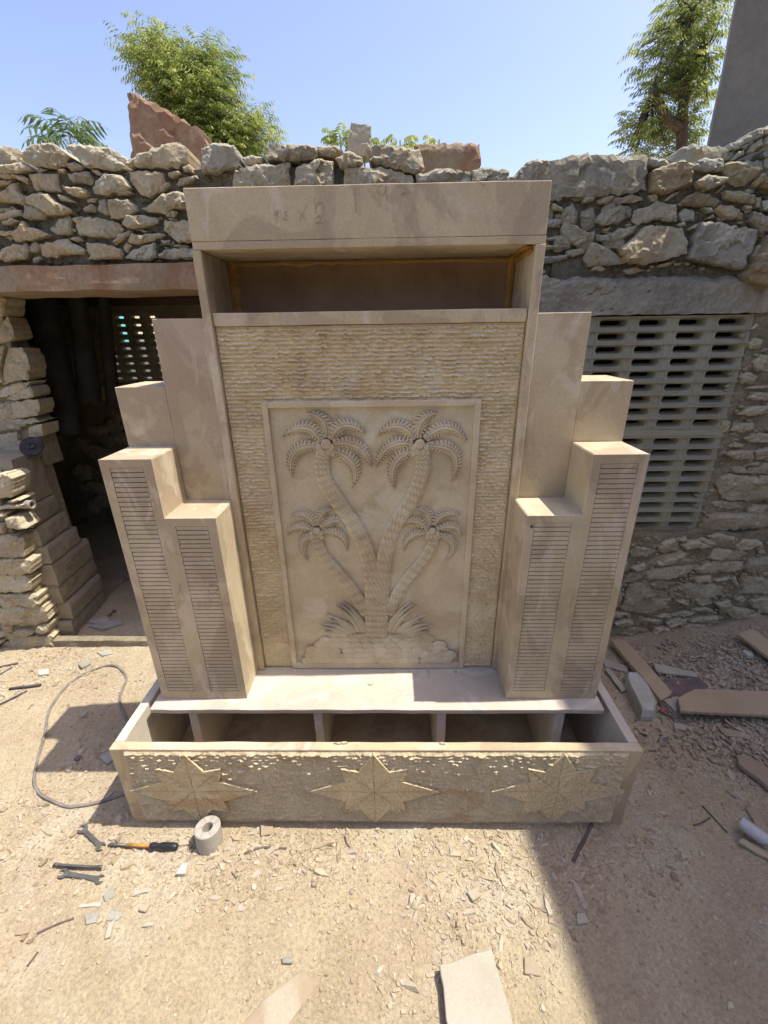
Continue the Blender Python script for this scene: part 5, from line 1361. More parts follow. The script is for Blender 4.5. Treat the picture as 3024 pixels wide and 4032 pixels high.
for ri in range(len(rows) - 1, -1, -1):
    dz, r = rows[ri]
    half = mw * math.sqrt(max(0, 1 - (dz / (mz1 - mz0 + .02)) ** 1.6)) - r * .6
    nst = max(3, int(2 * half / (r * 1.45)))
    for i in range(nst):
        x = mx - half + 2 * half * (i + .5 * (ri % 2) * .6) / (nst - 1 + .3)
        mb = MB(); rr2 = r * rg.uniform(.85, 1.15)
        dome(mb, x + rg.uniform(-.004, .004), mz0 + dz + rg.uniform(-.003, .003) + .010, rr2, .0048, .0120 - .0024 * ri, .74, rot=rg.uniform(0, 1))
        mb.v = [(p[0], p[1], max(p[2], SZ + .0305)) for p in mb.v]
        mb.build('carved_stone', M['relief'], rp, smooth=True, fix=False)

# --- pencilled figures left by the masons
def marks(strokes, plane_y, parent, wd=.0022):
    for st in strokes:
        mb = MB(); pts = [Vector(p) for p in st]
        for a, b in zip(pts[:-1], pts[1:]):
            d = (b - a)
            if d.length < 1e-5: continue
            d.normalize(); nn = Vector((-d.y, d.x)) * wd / 2; a2, b2 = a - d * wd * .3, b + d * wd * .3
            mb.add([(q.x, plane_y, q.y) for q in (a2 + nn, a2 - nn, b2 - nn, b2 + nn)], [(0, 1, 2, 3)])
        mb.build('pencil_stroke', M['pencil'], parent, fix=False)
marks(HEADER_MARKS, Y4 - .0021, hd, .0013)
marks(NICHE_MARKS, .5825, ft, .0013)
marks(PILLAR_MARKS, Y2 - .0012, ft, .0016)
# loose chips lying on the basin rim
mb = MB(); rg = random.Random(4)
for x, y in ((-.12, .03), (-.10, .032), (.235, .03)): chip_mesh(mb, x, y, rg, .016, .006, .004, z=PH + .002, yaw=0, tilt=.1)
o = mb.build('stone_flake', M['chips']); tag(o, 'thin pale stone flakes lying on the top edge of the basin front', 'stone flakes')
# ---------------------------------------------------------------- loose stones on the wall top
def rock_thing(name, pts, Y, label, cat, mat, depth, bulge, seed, rough=.5):
    me, cx, cz = rock_mesh(pts, random.Random(seed), depth, bulge, name, None, rough)
    me.materials.append(M[mat])
    o = bpy.data.objects.new(name, me); o.location = (cx, Y, cz); link(o)
    return tag(o, label, cat)
rock_thing('red_boulder', [(-1.013, 2.609), (-.985, 2.607), (-.849, 2.546), (-.729, 2.487), (-.709, 2.42), (-.74, 2.36), (-1.047, 2.36)], 1.28,
           'pointed red sandstone boulder perched on top of the wall at left', 'boulder', 'red', .22, .03, 5)
rock_thing('red_block', [(.175, 2.412), (.30, 2.418), (.456, 2.408), (.462, 2.31), (.2, 2.31)], 1.27,
           'squared red sandstone block on the wall top behind the header', 'stone block', 'red', .2, .02, 6)
tb = rock_thing('tilted_block', [(-.085, 2.478), (-.003, 2.462), (-.012, 2.37), (-.115, 2.36)], 1.22,
           'small grey stone block standing tilted on the wall top', 'stone block', 'stone_grey', .1, .004, 7)
rock_thing('grey_flagstone', [(1.30, 2.36), (1.335, 2.395), (1.375, 2.41), (1.56, 2.398), (1.52, 2.34), (1.33, 2.33)], 1.33,
           'dark grey flagstone lying on the wall top near the right tree', 'flagstone', 'stone_grey', .12, .015, 8)
m = MB()
m.tube(smooth_path([(-1.42, 1.3, 2.345), (-1.33, 1.3, 2.36), (-1.25, 1.3, 2.35), (-1.2, 1.28, 2.38), (-1.16, 1.27, 2.37), (-1.12, 1.26, 2.33)], 6), .0022, 5)
m.tube(smooth_path([(-1.24, 1.3, 2.33), (-1.25, 1.3, 2.39), (-1.21, 1.3, 2.43), (-1.15, 1.29, 2.42), (-1.10, 1.28, 2.37)], 6), .0016, 5)
w = m.build('wire_scrap', M['pvc']); tag(w, 'thin white wire curled on the wall top beside the red boulder', 'wire')

# ---------------------------------------------------------------- neem foliage
def neem_leaf(mb, p, d, L, rng, droop=.6, nl=6, ll=.06, lw=.0075):
    d = Vector(d).normalized()
    side = d.cross(Vector((0, 0, 1)))
    if side.length < .1: side = Vector((1, 0, 0))
    side.normalize()
    side = Matrix.Rotation(rng.uniform(-.6, .6), 3, d) @ side
    pos = Vector(p); prev = pos.copy()
    for i in range(nl + 1):
        t = i / nl
        dd = (d + Vector((0, 0, -droop * t * 1.4))).normalized()
        nxt = pos + dd * L / (nl + 1)
        # rachis
        w = .0014
        mb.add([pos + side * w, pos - side * w, nxt - side * w, nxt + side * w], [(0, 1, 2, 3)])
        pos = nxt
        if i == 0: continue
        sc = (.75 + .5 * math.sin(math.pi * min(1, t * .9 + .1)))
        for s in ((-1, 1) if i < nl else (0,)):
            ld = (side * s * .85 + dd * (.55 if s else 1) + Vector((0, 0, -.45 - .3 * rng.random()))).normalized()
            l = ll * sc * rng.uniform(.85, 1.15)
            nn = ld.cross(dd if s else side)
            if nn.length < .05: nn = side.copy()
            nn.normalize(); wv = nn.cross(ld).normalized() * lw * rng.uniform(.85, 1.2)
            mid = pos + ld * l * .45 + nn * .004
            tip = pos + ld * l + Vector((0, 0, -.008))
            mb.add([pos, mid + wv, tip, mid - wv, mid], [(0, 1, 4), (1, 2, 4), (2, 3, 4), (3, 0, 4)])

def shoot(mb, p, d, n, L, rng, **kw):
    d = Vector(d).normalized()
    for k in range(n):
        a = k * 2.4 + rng.uniform(-.4, .4); el = rng.uniform(.0, .9)
        r = Vector((math.cos(a) * math.cos(el), math.sin(a) * math.cos(el), math.sin(el)))
        q = Vector(p) - d * rng.uniform(0, .16)
        neem_leaf(mb, q, r + d * .55, L * rng.uniform(.75, 1.15), rng, **kw)

def neem_tree(name, label, base, limbs, blobs, nshoot, seed, leafL=.30, ll=.065, spread=.8):
    rng = random.Random(seed)
    t = thing(name, label, 'tree', base, 'neem trees behind the wall')
    tb = MB()
    for path, r0, r1 in limbs:
        P = smooth_path(path, 5); n = len(P)
        P = [p + Vector((.02 * nz(i * .5, 1, seed), .02 * nz(i * .5, 5, seed), 0)) for i, p in enumerate(P)]
        tb.tube(P, [r0 + (r1 - r0) * i / (n - 1) for i in range(n)], 8)
    tr = tb.build('trunk', M['bark'], t, smooth=True)
    mb = MB(); br = MB()
    tips = [Vector(l[0][-1]) for l in limbs]
    tot = sum(b[3] * b[4] * b[5] for b in blobs)
    for (cx, cy, cz, rx, ry, rz) in blobs:
        k = max(4, int(nshoot * (rx * ry * rz) / tot))
        for i in range(k):
            v = Vector((rng.gauss(0, 1), rng.gauss(0, 1), rng.gauss(0, 1))).normalized() * (rng.uniform(.1, 1) ** .42)
            p = Vector((cx + v.x * rx, cy + v.y * ry, cz + v.z * rz))
            d = Vector((v.x * .8, v.y * .8, v.z * .6 + .75))
            shoot(mb, p, d, rng.choice((5, 6, 7)), leafL, rng, ll=ll, droop=rng.uniform(.5, .9))
            if rng.random() < .35:
                q = min(tips, key=lambda u: (u - p).length)
                br.tube([q, q.lerp(p, .5) + Vector((0, 0, -.05)), p], [.012, .008, .004], 4, False)
    mb.build('crown', M['leaf'], t, fix=False)
    br.build('branches', M['bark'], t, fix=False)
    return t
neem_tree('neem_tree', 'large bushy neem tree rising above the wall at left', (-2.2, 6.2, 1.3),
    [([(-2.2, 6.2, 1.2), (-2.15, 6.2, 2.6), (-2.3, 6.1, 3.6), (-2.6, 6.1, 4.5)], .12, .03), ([(-2.2, 6.2, 3.0), (-1.9, 6.1, 3.8), (-1.7, 6.0, 4.3)], .07, .02), ([(-2.25, 6.1, 3.5), (-2.15, 6.1, 4.2), (-2.1, 6.0, 4.8)], .06, .02)],
    [(-2.40, 6.1, 4.42, .58, .6, .50), (-2.86, 6.1, 4.98, .30, .4, .30), (-2.62, 6.1, 4.72, .40, .5, .36), (-2.12, 6.1, 4.80, .34, .4, .24), (-1.70, 6.1, 4.18, .28, .4, .30), (-2.1, 6.1, 4.05, .55, .5, .35), (-2.6, 6.1, 4.0, .42, .4, .45), (-3.1, 6.1, 4.95, .22, .3, .18), (-2.85, 6.1, 4.5, .22, .3, .25)], 620, 3, leafL=.27, ll=.055)
neem_tree('neem_tree', 'tall neem tree with forked dark trunk above the wall at right', (3.3, 5.0, .7),
    [([(3.34, 5.0, .6), (3.32, 5.0, 2.4), (3.33, 5.0, 3.4), (3.24, 5.0, 3.95), (3.11, 5.0, 4.3), (3.16, 5.0, 4.7)], .085, .025), ([(3.27, 5.0, 3.72), (3.1, 4.95, 3.78), (2.97, 4.95, 3.9), (2.87, 4.95, 4.05)], .05, .03), ([(3.24, 5.0, 3.95), (3.30, 5.0, 4.12), (3.36, 5.0, 4.4)], .05, .02)],
    [(3.13, 5.1, 4.45, .38, .4, .36), (3.20, 5.1, 4.75, .36, .4, .22), (3.36, 5.15, 4.05, .28, .4, .5), (2.86, 5.05, 4.0, .18, .3, .26), (2.76, 5.0, 3.68, .16, .2, .22), (3.28, 5.2, 3.62, .34, .3, .26), (3.0, 5.3, 3.75, .22, .2, .26)], 210, 9, leafL=.22, ll=.046)
def seedling(name, label, base, top, n, L, seed, ll=.04, spread=1.0):
    rng = random.Random(seed)
    t = thing(name, label, 'plant', base, 'young neem shoots behind the wall')
    s = MB(); s.tube(smooth_path([base, Vector(base).lerp(Vector(top), .5) + Vector((.04, 0, 0)), top], 5), [.012] * 5 + [.008] * 5 + [.005], 5); s.build('stem', M['bark'], t, smooth=True)
    mb = MB()
    for k in range(n):
        a = k * 2.4 + rng.uniform(-.3, .3); el = rng.uniform(.1, 1.0)
        neem_leaf(mb, Vector(top) - Vector((0, 0, rng.uniform(0, .12))), (math.cos(a) * math.cos(el), math.sin(a) * math.cos(el) * .6, math.sin(el)), L * rng.uniform(.8, 1.15), rng, droop=.7, nl=7, ll=ll, lw=.011)
    mb.build('leaves', M['leaf_dark' if name == 'neem_sapling' else 'leaf'], t, fix=False)
seedling('neem_sapling', 'fern-like young neem sapling behind the wall at far left', (-2.6, 3.4, .0), (-2.57, 3.4, 3.22), 24, .34, 31, ll=.10)
for k, (x, z, n, lab) in enumerate(((-.33, 3.22, 14, 'leafy neem shoot behind the small tilted block on the wall'), (-.14, 3.20, 8, 'second neem shoot just right of the tilted block'), (.03, 3.17, 9, 'pale neem shoot rising left of the red block'), (.16, 3.19, 10, 'neem shoot directly above the grey stone left of the red block'), (.48, 3.19, 9, 'slender neem shoot above the middle of the red block'))):
    seedling('neem_shoot', lab, (x, 3.4, 0), (x, 3.4, z - .05), n, .17, 40 + k, ll=.05)

# ---------------------------------------------------------------- things in the doorway
def lathe(mb, prof, n=24, mtx=Matrix()):
    rows = [[mtx @ Vector((r * math.cos(a), r * math.sin(a), z)) for a in [2 * math.pi * i / n for i in range(n)]] for r, z in prof]
    mb.grid(rows, True)
d = thing('abrasive_disc', 'dark round cutting disc lying on the pier beside the doorway', 'disc', (-1.86, 1.24, 1.105))
mt = Matrix.Translation((-1.875, 1.235, 1.135)) @ Matrix.Rotation(R_(20), 4, 'Z') @ Matrix.Rotation(R_(52), 4, 'X')
m = MB(); lathe(m, [(.012, .004), (.03, .006), (.045, .005), (.052, .007), (.056, .004), (.056, -.004), (.05, -.006), (.012, -.006), (.012, .004)], 28, mt); m.build('wheel', M['rubber'], d, smooth=True)
m = MB(); lathe(m, [(.006, .013), (.013, .012), (.020, .008), (.022, .0065), (.02, .004)], 18, mt); m.build('hub', M['black'], d, smooth=True)
m = MB(); p0, p1 = Vector((-1.98, 1.045, .875)), Vector((-1.795, 1.03, .877))
rows = []
for q, r in ((p0, .022), (p1, .022), (p1, .018), (p0, .018)): rows.append([q + Vector((0, r * math.cos(a), r * math.sin(a))) for a in [2 * math.pi * i / 16 for i in range(16)]])
m.grid(rows, True); o = m.build('pipe_stub', M['pipe'], smooth=False); tag(o, 'short grey pipe stub jutting from the pier of the doorway', 'pipe')
rolls = [('widest dark rolled tarpaulin hanging at the left inside the doorway', (-2.00, 1.80, 2.12), (-2.03, 1.74, 1.10), .085, .08), ('dark rolled tarpaulin hanging in the middle of the three inside the doorway', (-1.83, 1.9, 2.12), (-1.93, 1.88, 1.28), .045, .07),
         ('thinnest dark rolled tarpaulin hanging nearest the far screen', (-1.72, 2.0, 2.12), (-1.86, 2.0, 1.24), .03, .045)]
for k, (lab, a, b, r0, r1) in enumerate(rolls):
    m = MB(); P = [Vector(a).lerp(Vector(b), i / 14) for i in range(15)]
    rows = []
    for i, p in enumerate(P):
        r = r0 + (r1 - r0) * i / 14
        rows.append([p + Vector((r * (1 + .18 * nz(math.cos(q) * 2 + k * 5, i * .5, math.sin(q) * 2)) * math.cos(q), r * (1 + .18 * nz(math.cos(q) * 2 + k * 5, i * .5, 3 + math.sin(q) * 2)) * math.sin(q), 0)) for q in [2 * math.pi * j / 18 for j in range(18)]])
    bb = len(m.v); m.grid(rows, True); m.f.append(tuple(bb + 14 * 18 + j for j in range(18)))
    o = m.build('rolled_tarpaulin', M['roll'], smooth=True); tag(o, lab, 'tarpaulin', 'tarpaulins hanging in the doorway')
def flake(name, pts, z, th, label, cat, mat, seed, group=None, bev=.002):
    """flat broken piece: outline (x,y), lying on the ground"""
    rg = random.Random(seed); P = []
    n = len(pts)
    for i in range(n):
        a, b = Vector(pts[i]), Vector(pts[(i + 1) % n]); L = (b - a).length; k = max(1, int(L / .02))
        for j in range(k):
            q = a.lerp(b, j / k)
            if j: q += Vector((rg.uniform(-1, 1), rg.uniform(-1, 1))) * min(.003, L * .05)
            P.append((q.x, q.y))
    if sum(P[i][0] * P[(i + 1) % len(P)][1] - P[(i + 1) % len(P)][0] * P[i][1] for i in range(len(P))) < 0: P = P[::-1]
    cx = sum(p[0] for p in P) / len(P); cy = sum(p[1] for p in P) / len(P)
    m = MB(); m.prism([(p[0] - cx, p[1] - cy) for p in P], 0, th)
    o = m.build(name, M[mat], None, bevel=min(bev, th * .3))
    o.location = (cx, cy, z + ground_height(cx, cy))
    return tag(o, label, cat, group)
flake('slate_flake', [(-1.80, 1.13), (-1.70, 1.10), (-1.60, 1.15), (-1.62, 1.18), (-1.72, 1.165)], .0, .018, 'pale slate flake lying across the door sill', 'slate', 'slate', 1)
flake('slate_flake', [(-1.84, 1.17), (-1.76, 1.16), (-1.70, 1.19), (-1.74, 1.23), (-1.80, 1.22)], .0, .012, 'smaller slate flake tucked against the foot of the jamb', 'slate', 'slate', 2)
for k, (x, y, lab) in enumerate(((-1.74, 1.25, 'steel washer on the doorway floor, nearer the sill'), (-1.735, 1.285, 'steel washer on the doorway floor, further inside'))):
    m = MB(); mt = Matrix.Translation((x, y, ground_height(x, y) + .004)) @ Matrix.Rotation(.3, 4, 'X')
    lathe(m, [(.006, .003), (.014, .003), (.014, -.002), (.006, -.002), (.006, .003)], 16, mt)
    o = m.build('washer', M['steel']); tag(o, lab, 'washer', 'washers in the doorway')
rg = random.Random(12)
for k in range(12):
    x = rg.uniform(-1.85, -1.35); y = rg.uniform(1.5, 2.3); s = rg.uniform(.03, .075)
    pts = [(x + s * math.cos(a) * rg.uniform(.7, 1.1), y + s * math.sin(a) * rg.uniform(.6, 1)) for a in [i * math.pi / 3 for i in range(6)]]
    flake('floor_stone', pts, 0, s * .5, 'loose dusty stone lying on the floor inside the doorway', 'stone', 'slate', 50 + k, 'stones on the store room floor', .006)

# ---------------------------------------------------------------- tools in front of the basin
def wrench(name, a, b, z, label, edge=False, hw=.013, sw=.0055, th=.006, seed=0):
    """double open-ended spanner from a to b"""
    a, b = Vector((*a, 0)), Vector((*b, 0)); d = b - a; L = d.length; d.normalize()
    def jaw(sgn, ang, R, gap):
        pts = []
        for i in range(13):
            q = -math.pi * .80 + 1.6 * math.pi * i / 12
            pts.append((R * math.cos(q), R * math.sin(q) * .95))
        # open jaw: from last point into the slot and out
        slot = [(-R * .95 + 0, gap), (-R * .05, gap), (R * .22, 0), (-R * .05, -gap), (-R * .95, -gap)]
        return pts, slot
    out = []
    R1, R2 = hw, hw * .9
    prof = []
    # outline in local frame, x along the spanner: head at 0 opens to -x, head at L opens to +x
    def head(cx, R, sign, rot):
        gap = R * .46; pts = []
        a0 = math.pi * .78
        arc = [(-a0 + 2 * a0 * i / 14) for i in range(15)]
        P = [(R * math.cos(q), R * math.sin(q)) for q in arc]          # runs round the closed side (+x local)
        P += [(-R * 1.02, gap * 1.02), (-R * .05, gap), (R * .18, gap * .55), (R * .18, -gap * .55), (-R * .05, -gap), (-R * 1.02, -gap * 1.02)]
        c, s = math.cos(rot), math.sin(rot)
        return [((cx + sign * (x * c - y * s)), sign * (x * s + y * c)) for x, y in P]
    M4 = Matrix.Translation((a.x, a.y, z)) @ Matrix.Rotation(math.atan2(d.y, d.x), 4, 'Z')
    if edge: M4 = M4 @ Matrix.Rotation(R_(82), 4, 'X')
    t = thing(name, label, 'spanner', (a.x, a.y, z), 'spanners on the ground')
    for cx, R, sg, rot in ((R1 * .9, R1, 1, .26), (L - R2 * .9, R2, -1, .26)):
        P = head(cx, R, sg, rot); n = len(P)
        me = MB(); vs = [M4 @ Vector((x, y, th)) for x, y in P] + [M4 @ Vector((x, y, 0)) for x, y in P]
        me.add(vs, [tuple(range(n)), tuple(range(2 * n - 1, n - 1, -1))] + [(i, n + i, n + (i + 1) % n, (i + 1) % n) for i in range(n)])
        me.build('jaw', M['steel'], t, bevel=.0008)
    me = MB()
    rows = []
    for i in range(9):
        s = i / 8; x = R1 * 1.5 + (L - R1 * 1.5 - R2 * 1.5) * s; w = sw * (1 + .35 * (2 * s - 1) ** 4)
        rows.append([M4 @ Vector(q) for q in ((x, -w, .0008), (x, w, .0008), (x, w, th - .0008), (x, w * .6, th - .0018), (x, -w * .6, th - .0018), (x, -w, th - .0008))])
    me.grid(rows, True); me.build('shank', M['steel'], t)
    return t
gz = lambda p: ground_height(*p) + .005
wrench('spanner', (-1.085, -.018), (-.957, -.09), gz((-1.02, -.05)), 'open-ended spanner lying askew left of the screwdriver', hw=.016, sw=.0065)
wrench('spanner', (-1.095, -.139), (-.918, -.146), gz((-1.0, -.14)) + .006, 'rusty spanner lying on edge, upper of the two parallel ones', edge=True, hw=.011, sw=.0065, th=.009)
wrench('spanner', (-1.062, -.162), (-.900, -.182), gz((-1.0, -.17)), 'dark open-ended spanner, lower of the two parallel ones', hw=.0155, sw=.0068)
sd = thing('screwdriver', 'screwdriver with black handle and amber sleeve lying before the basin', 'screwdriver', (-.82, -.085, .01))
zz = .014
m = MB(); m.tube([(-.943, -.081, zz - .004), (-.935, -.0812, zz), (-.873, -.083, zz)], [.002, .0045, .005], 8); m.build('blade', M['steel'], sd, smooth=True)
m = MB(); m.tube([(-.873, -.083, zz), (-.79, -.085, zz)], .0055, 10); m.build('sleeve', M['amber'], sd, smooth=True)
m = MB(); P = []; rad = []
for s, r in ((0, .0085), (.008, .0115), (.016, .0115), (.024, .0085), (.032, .0095), (.045, .0125), (.08, .0128), (.095, .012), (.1, .007)):
    P.append((-.79 + s, -.085 - s * .03, zz)); rad.append(r)
rows = []
for p, r in zip(P, rad): rows.append([Vector(p) + Vector((0, r * (1 - .10 * (k % 3 == 0)) * math.cos(a), r * (1 - .10 * (k % 3 == 0)) * math.sin(a))) for k, a in enumerate([2 * math.pi * i / 24 for i in range(24)])])
b = len(m.v); m.grid(rows, True); m.f.append(tuple(b + i for i in range(24))); m.f.append(tuple(b + 24 * 8 + i for i in range(24)))
m.build('handle', M['black'], sd, smooth=True)
rg_t = thing('stone_ring', 'grey stone ring with scored cuts standing at the foot of the basin', 'stone ring', (-.585, -.072, 0))
mt = Matrix.Translation((-.586, -.068, .0)) @ Matrix.Rotation(R_(-6), 4, 'X')
m = MB(); prof = [(.017, .002), (.017, .076), (.019, .079), (.041, .079), (.0435, .0765), (.0435, .002), (.017, .002)]
lathe(m, prof, 40, mt); m.build('body', M['ring'], rg_t, smooth=False)
m = MB()
def cut(pts):
    for a, b in zip(pts[:-1], pts[1:]):
        a, b = Vector(a), Vector(b); dd = (b - a).normalized(); nn = Vector((-dd.y, dd.x, 0)) * .0009
        m.add([mt @ q for q in (a + nn, a - nn, b - nn, b + nn)], [(0, 1, 2, 3)])
for a in (.5, 1.3, 2.2, 3.3, 4.4, 5.3): cut([(.019 * math.cos(a), .019 * math.sin(a), .0793), (.041 * math.cos(a + .1), .041 * math.sin(a + .1), .0793)])
m.build('score_lines', M['cable'], rg_t, fix=False)

# ---------------------------------------------------------------- cables, sticks and rods
def strand(name, pts, r, mat, label, cat, lift=0.0, group=None, k=6, zs=None):
    P = smooth_path([(p[0], p[1], ground_height(*p) + r * .8 + lift + (zs[i] if zs else 0)) for i, p in enumerate(pts)], k) if len(pts) > 2 else [Vector((p[0], p[1], ground_height(*p) + r + lift)) for p in pts]
    m = MB(); m.tube(P, r, 8)
    o = m.build(name, M[mat], smooth=True); return tag(o, label, cat, group)
strand('power_cable', [(-1.10, .33), (-1.165, .412), (-1.173, .446), (-1.213, .49), (-1.258, .536), (-1.302, .604), (-1.324, .676), (-1.343, .73), (-1.385, .775), (-1.447, .816), (-1.505, .828), (-1.558, .804), (-1.608, .752), (-1.63, .665), (-1.616, .565), (-1.581, .481), (-1.521, .387), (-1.471, .293), (-1.438, .228), (-1.395, .16), (-1.34, .109), (-1.267, .076), (-1.192, .056), (-1.15, .056), (-1.072, .074), (-.998, .102), (-.93, .14)], .0062, 'cable', 'dusty grey cable looped on the ground left of the basin', 'cable')
strand('iron_rod', [(-1.91, .655), (-1.761, .677)], .007, 'blackcable', 'thick dark rod end lying at the far left, uppermost', 'rod')
strand('iron_rod', [(-1.96, .47), (-1.877, .556), (-1.805, .64)], .005, 'blackcable', 'thin curved dark rod at the left picture edge', 'rod')
strand('iron_rod', [(-2.15, .77), (-2.089, .806), (-2.015, .841)], .006, 'blackcable', 'dark rod nearest the pier at the far left', 'rod')
strand('iron_rod', [(-2.1, .70), (-2.045, .754), (-2.025, .811)], .004, 'blackcable', 'thin dark wire beside the rods at the far left', 'wire')
strand('twig', [(-1.019, -.32), (-.975, -.30), (-.93, -.284)], .003, 'twig', 'short dark twig lying at lower left below the spanners', 'twig')
strand('twig', [(-.469, -.112), (-.395, -.086), (-.309, -.084)], .0035, 'twig', 'curved dry twig lying right of the stone ring', 'twig')
strand('twig', [(-.484, -.154), (-.453, -.179)], .002, 'twig', 'tiny dark twig below the stone ring', 'twig')
strand('twig', [(-.99, -.394), (-.983, -.362)], .003, 'twig', 'stubby brown twig near the lower left corner', 'twig')
strand('stick', [(.79, .004), (.745, -.045), (.715, -.075), (.677, -.116)], .0058, 'twig', 'dark stick leaning out from the right end of the basin foot', 'stick', k=4)
strand('twig', [(1.155, .002), (1.19, .012), (1.237, .032)], .003, 'twig', 'small forked dark twig on shaded ground at right', 'twig')
strand('twig', [(1.235, .075), (1.262, -.02)], .003, 'twig', 'straight thin twig on shaded ground near the white bottle', 'twig')
strand('twig', [(1.33, .52), (1.36, .46), (1.375, .42)], .004, 'twig', 'dark twig beside the end of the flat offcut board', 'twig')

# ---------------------------------------------------------------- offcuts and scraps at the right
def board(name, pts, z, th, label, mat, tilt=None, cat='board', seed=0):
    o = flake(name, pts, z, th, label, cat, mat, seed, None, .003)
    if tilt: o.rotation_euler = tilt
    return o
board('sandstone_board', [(1.295, .966), (1.375, .972), (1.425, .60), (1.41, .585), (1.345, .55)], .015, .028, 'long tan sandstone offcut leaning towards the wall beside the pillar', 'plank', (R_(3), R_(-1), 0), 'stone offcut', 3)
board('sandstone_board', [(1.399, .528), (1.512, .584), (2.1, .584), (2.1, .43), (1.364, .45)], .035, .020, 'wide tan sandstone slab lying at the right picture edge', 'plank', (R_(1), R_(2), 0), 'stone offcut', 4)
board('sandstone_board', [(1.185, .782), (1.214, .791), (1.23, .636), (1.200, .621)], .005, .012, 'narrow stone strip between the basin wall and the marble lump', 'tile', None, 'stone offcut', 5)
board('sandstone_board', [(1.447, .80), (1.64, .739), (1.619, .707), (1.43, .735)], .01, .014, 'short tapered stone strip behind the long offcut', 'tile', (0, R_(2), 0), 'stone offcut', 6)
board('sandstone_board', [(1.472, .224), (1.49, .262), (1.535, .262), (1.70, .02), (1.62, -.13)], .01, .022, 'dusty pink stone slab lying along the right picture edge', 'pinktile', None, 'stone offcut', 7)
board('sandstone_board', [(1.952, .925), (2.051, .954), (2.15, .63), (2.04, .60)], .05, .022, 'weathered stone slab half buried in the debris by the wall', 'plank', (R_(8), R_(-6), 0), 'stone offcut', 8)
board('sandstone_board', [(1.268, -.058), (1.29, -.045), (1.44, -.15), (1.41, -.18)], .003, .014, 'brown stone strip under the white bottle', 'plank', None, 'stone offcut', 9)
board('sandstone_board', [(1.382, .062), (1.42, .066), (1.40, -.045), (1.36, -.045)], .003, .010, 'thin stone strip between the pink slab and the bottle', 'pinktile', None, 'stone offcut', 10)
board('sandstone_board', [(1.215, .87), (1.32, .80), (1.30, .76), (1.199, .80)], .004, .012, 'short stone piece under the long offcut near the pillar', 'tile', None, 'stone offcut', 11)
board('sandstone_board', [(1.521, .415), (1.617, .384), (1.62, .35), (1.522, .368)], .003, .014, 'small pink stone strip in front of the wide slab', 'pinktile', None, 'stone offcut', 12)
board('sandstone_board', [(1.345, .445), (1.40, .432), (1.376, .402), (1.33, .412)], .003, .012, 'small square stone piece at the corner of the wide slab', 'tile', None, 'stone offcut', 13)
for k, (dz_, lab) in enumerate(((.0, 'lowest'), (.014, 'middle'), (.028, 'topmost'))):
    board('stone_tile', [(1.345 + .004 * k, .548), (1.435, .582 - .004 * k), (1.45, .52), (1.365, .468 + .005 * k)], .002 + dz_, .011, lab + ' thin stone tile of the small stack beside the marble lump', 'tile', (0, R_(3), 0), 'stone tile', 14 + k)
# marble lump
mp = [(1.262, .715), (1.304, .712), (1.318, .62), (1.300, .514), (1.262, .463), (1.206, .463), (1.214, .55), (1.232, .66)]
m = MB(); n = len(mp); rg = random.Random(6)
cxy = (sum(p[0] for p in mp) / n, sum(p[1] for p in mp) / n)
rows = []
for zq, sc in ((-.005, 1.0), (.03, 1.03), (.062, .97), (.07, .88)):
    row = []
    for i in range(n):
        a, b2 = Vector(mp[i]), Vector(mp[(i + 1) % n])
        for j in range(4):
            q = a.lerp(b2, j / 4); q = Vector(cxy) + (q - Vector(cxy)) * sc
            row.append((q.x + .004 * nz(q.x * 40, q.y * 40, zq * 40), q.y + .004 * nz(q.x * 40 + 3, q.y * 40, zq * 40), zq + .006 * nz(q.x * 20, q.y * 20, 4) * (zq > .01)))
    rows.append(row)
b = len(m.v); m.grid(rows, True); k4 = len(rows[0]); m.f.append(tuple(b + 3 * k4 + i for i in range(k4)))
o = m.build('marble_lump', M['marble']); tag(o, 'long rough lump of white marble right of the basin', 'marble')
# white plastic bottle
bt = thing('plastic_bottle', 'dusty white plastic bottle lying at the right picture edge', 'bottle', (1.33, -.05, .03))
ax = Vector((1.345, -.076, 0)) - Vector((1.300, -.012, 0)); ax.normalize(); p0 = Vector((1.300, -.012, .045))
q = ax.to_track_quat('Z', 'Y').to_matrix().to_4x4(); mt = Matrix.Translation(p0) @ q
m = MB(); lathe(m, [(.001, 0), (.019, 0), (.0215, .004), (.0215, .06), (.019, .072), (.011, .084), (.0095, .09)], 20, mt); m.build('body', M['pvc'], bt, smooth=True)
m = MB(); lathe(m, [(.011, .088), (.011, .106), (.009, .108), (.001, .108)], 16, mt); m.build('cap', M['pvc'], bt, smooth=True)
# cloth scrap
m = MB()
cp = [(1.426, .659), (1.548, .707), (1.634, .659), (1.508, .57), (1.405, .584)]
rows = []
for j in range(14):
    rows.append([(1.41 + .22 * i / 18 + .012 * nz(i * .4, j * .4, 2), .575 + .13 * j / 13 + .02 * nz(i * .3, j * .2, 8), ground_height(1.5, .64) + .02 + .014 * nz(i * .55, j * .55, 1) + .006 * nz(i * 1.3, j * 1.2, 4)) for i in range(19)])
m.grid(rows); o = m.build('cloth_scrap', M['cloth'], smooth=True, fix=False); tag(o, 'crumpled faded purple cloth between the two tan offcuts', 'cloth')
m = MB()
rows = [[(1.318 + .026 * i / 8, .492 + .03 * j / 6, .022 + .010 * nz(i * .8, j * .8, 2)) for i in range(9)] for j in range(7)]
m.grid(rows); o = m.build('wrapper', M['pinkwrap'], fix=False); tag(o, 'crumpled pink wrapper beside the marble lump', 'wrapper')
flake('teal_scrap', [(1.245, .378), (1.262, .386), (1.285, .380), (1.288, .368), (1.26, .364)], .002, .003, 'small oval teal scrap on the ground right of the basin', 'scrap', 'teal', 3)
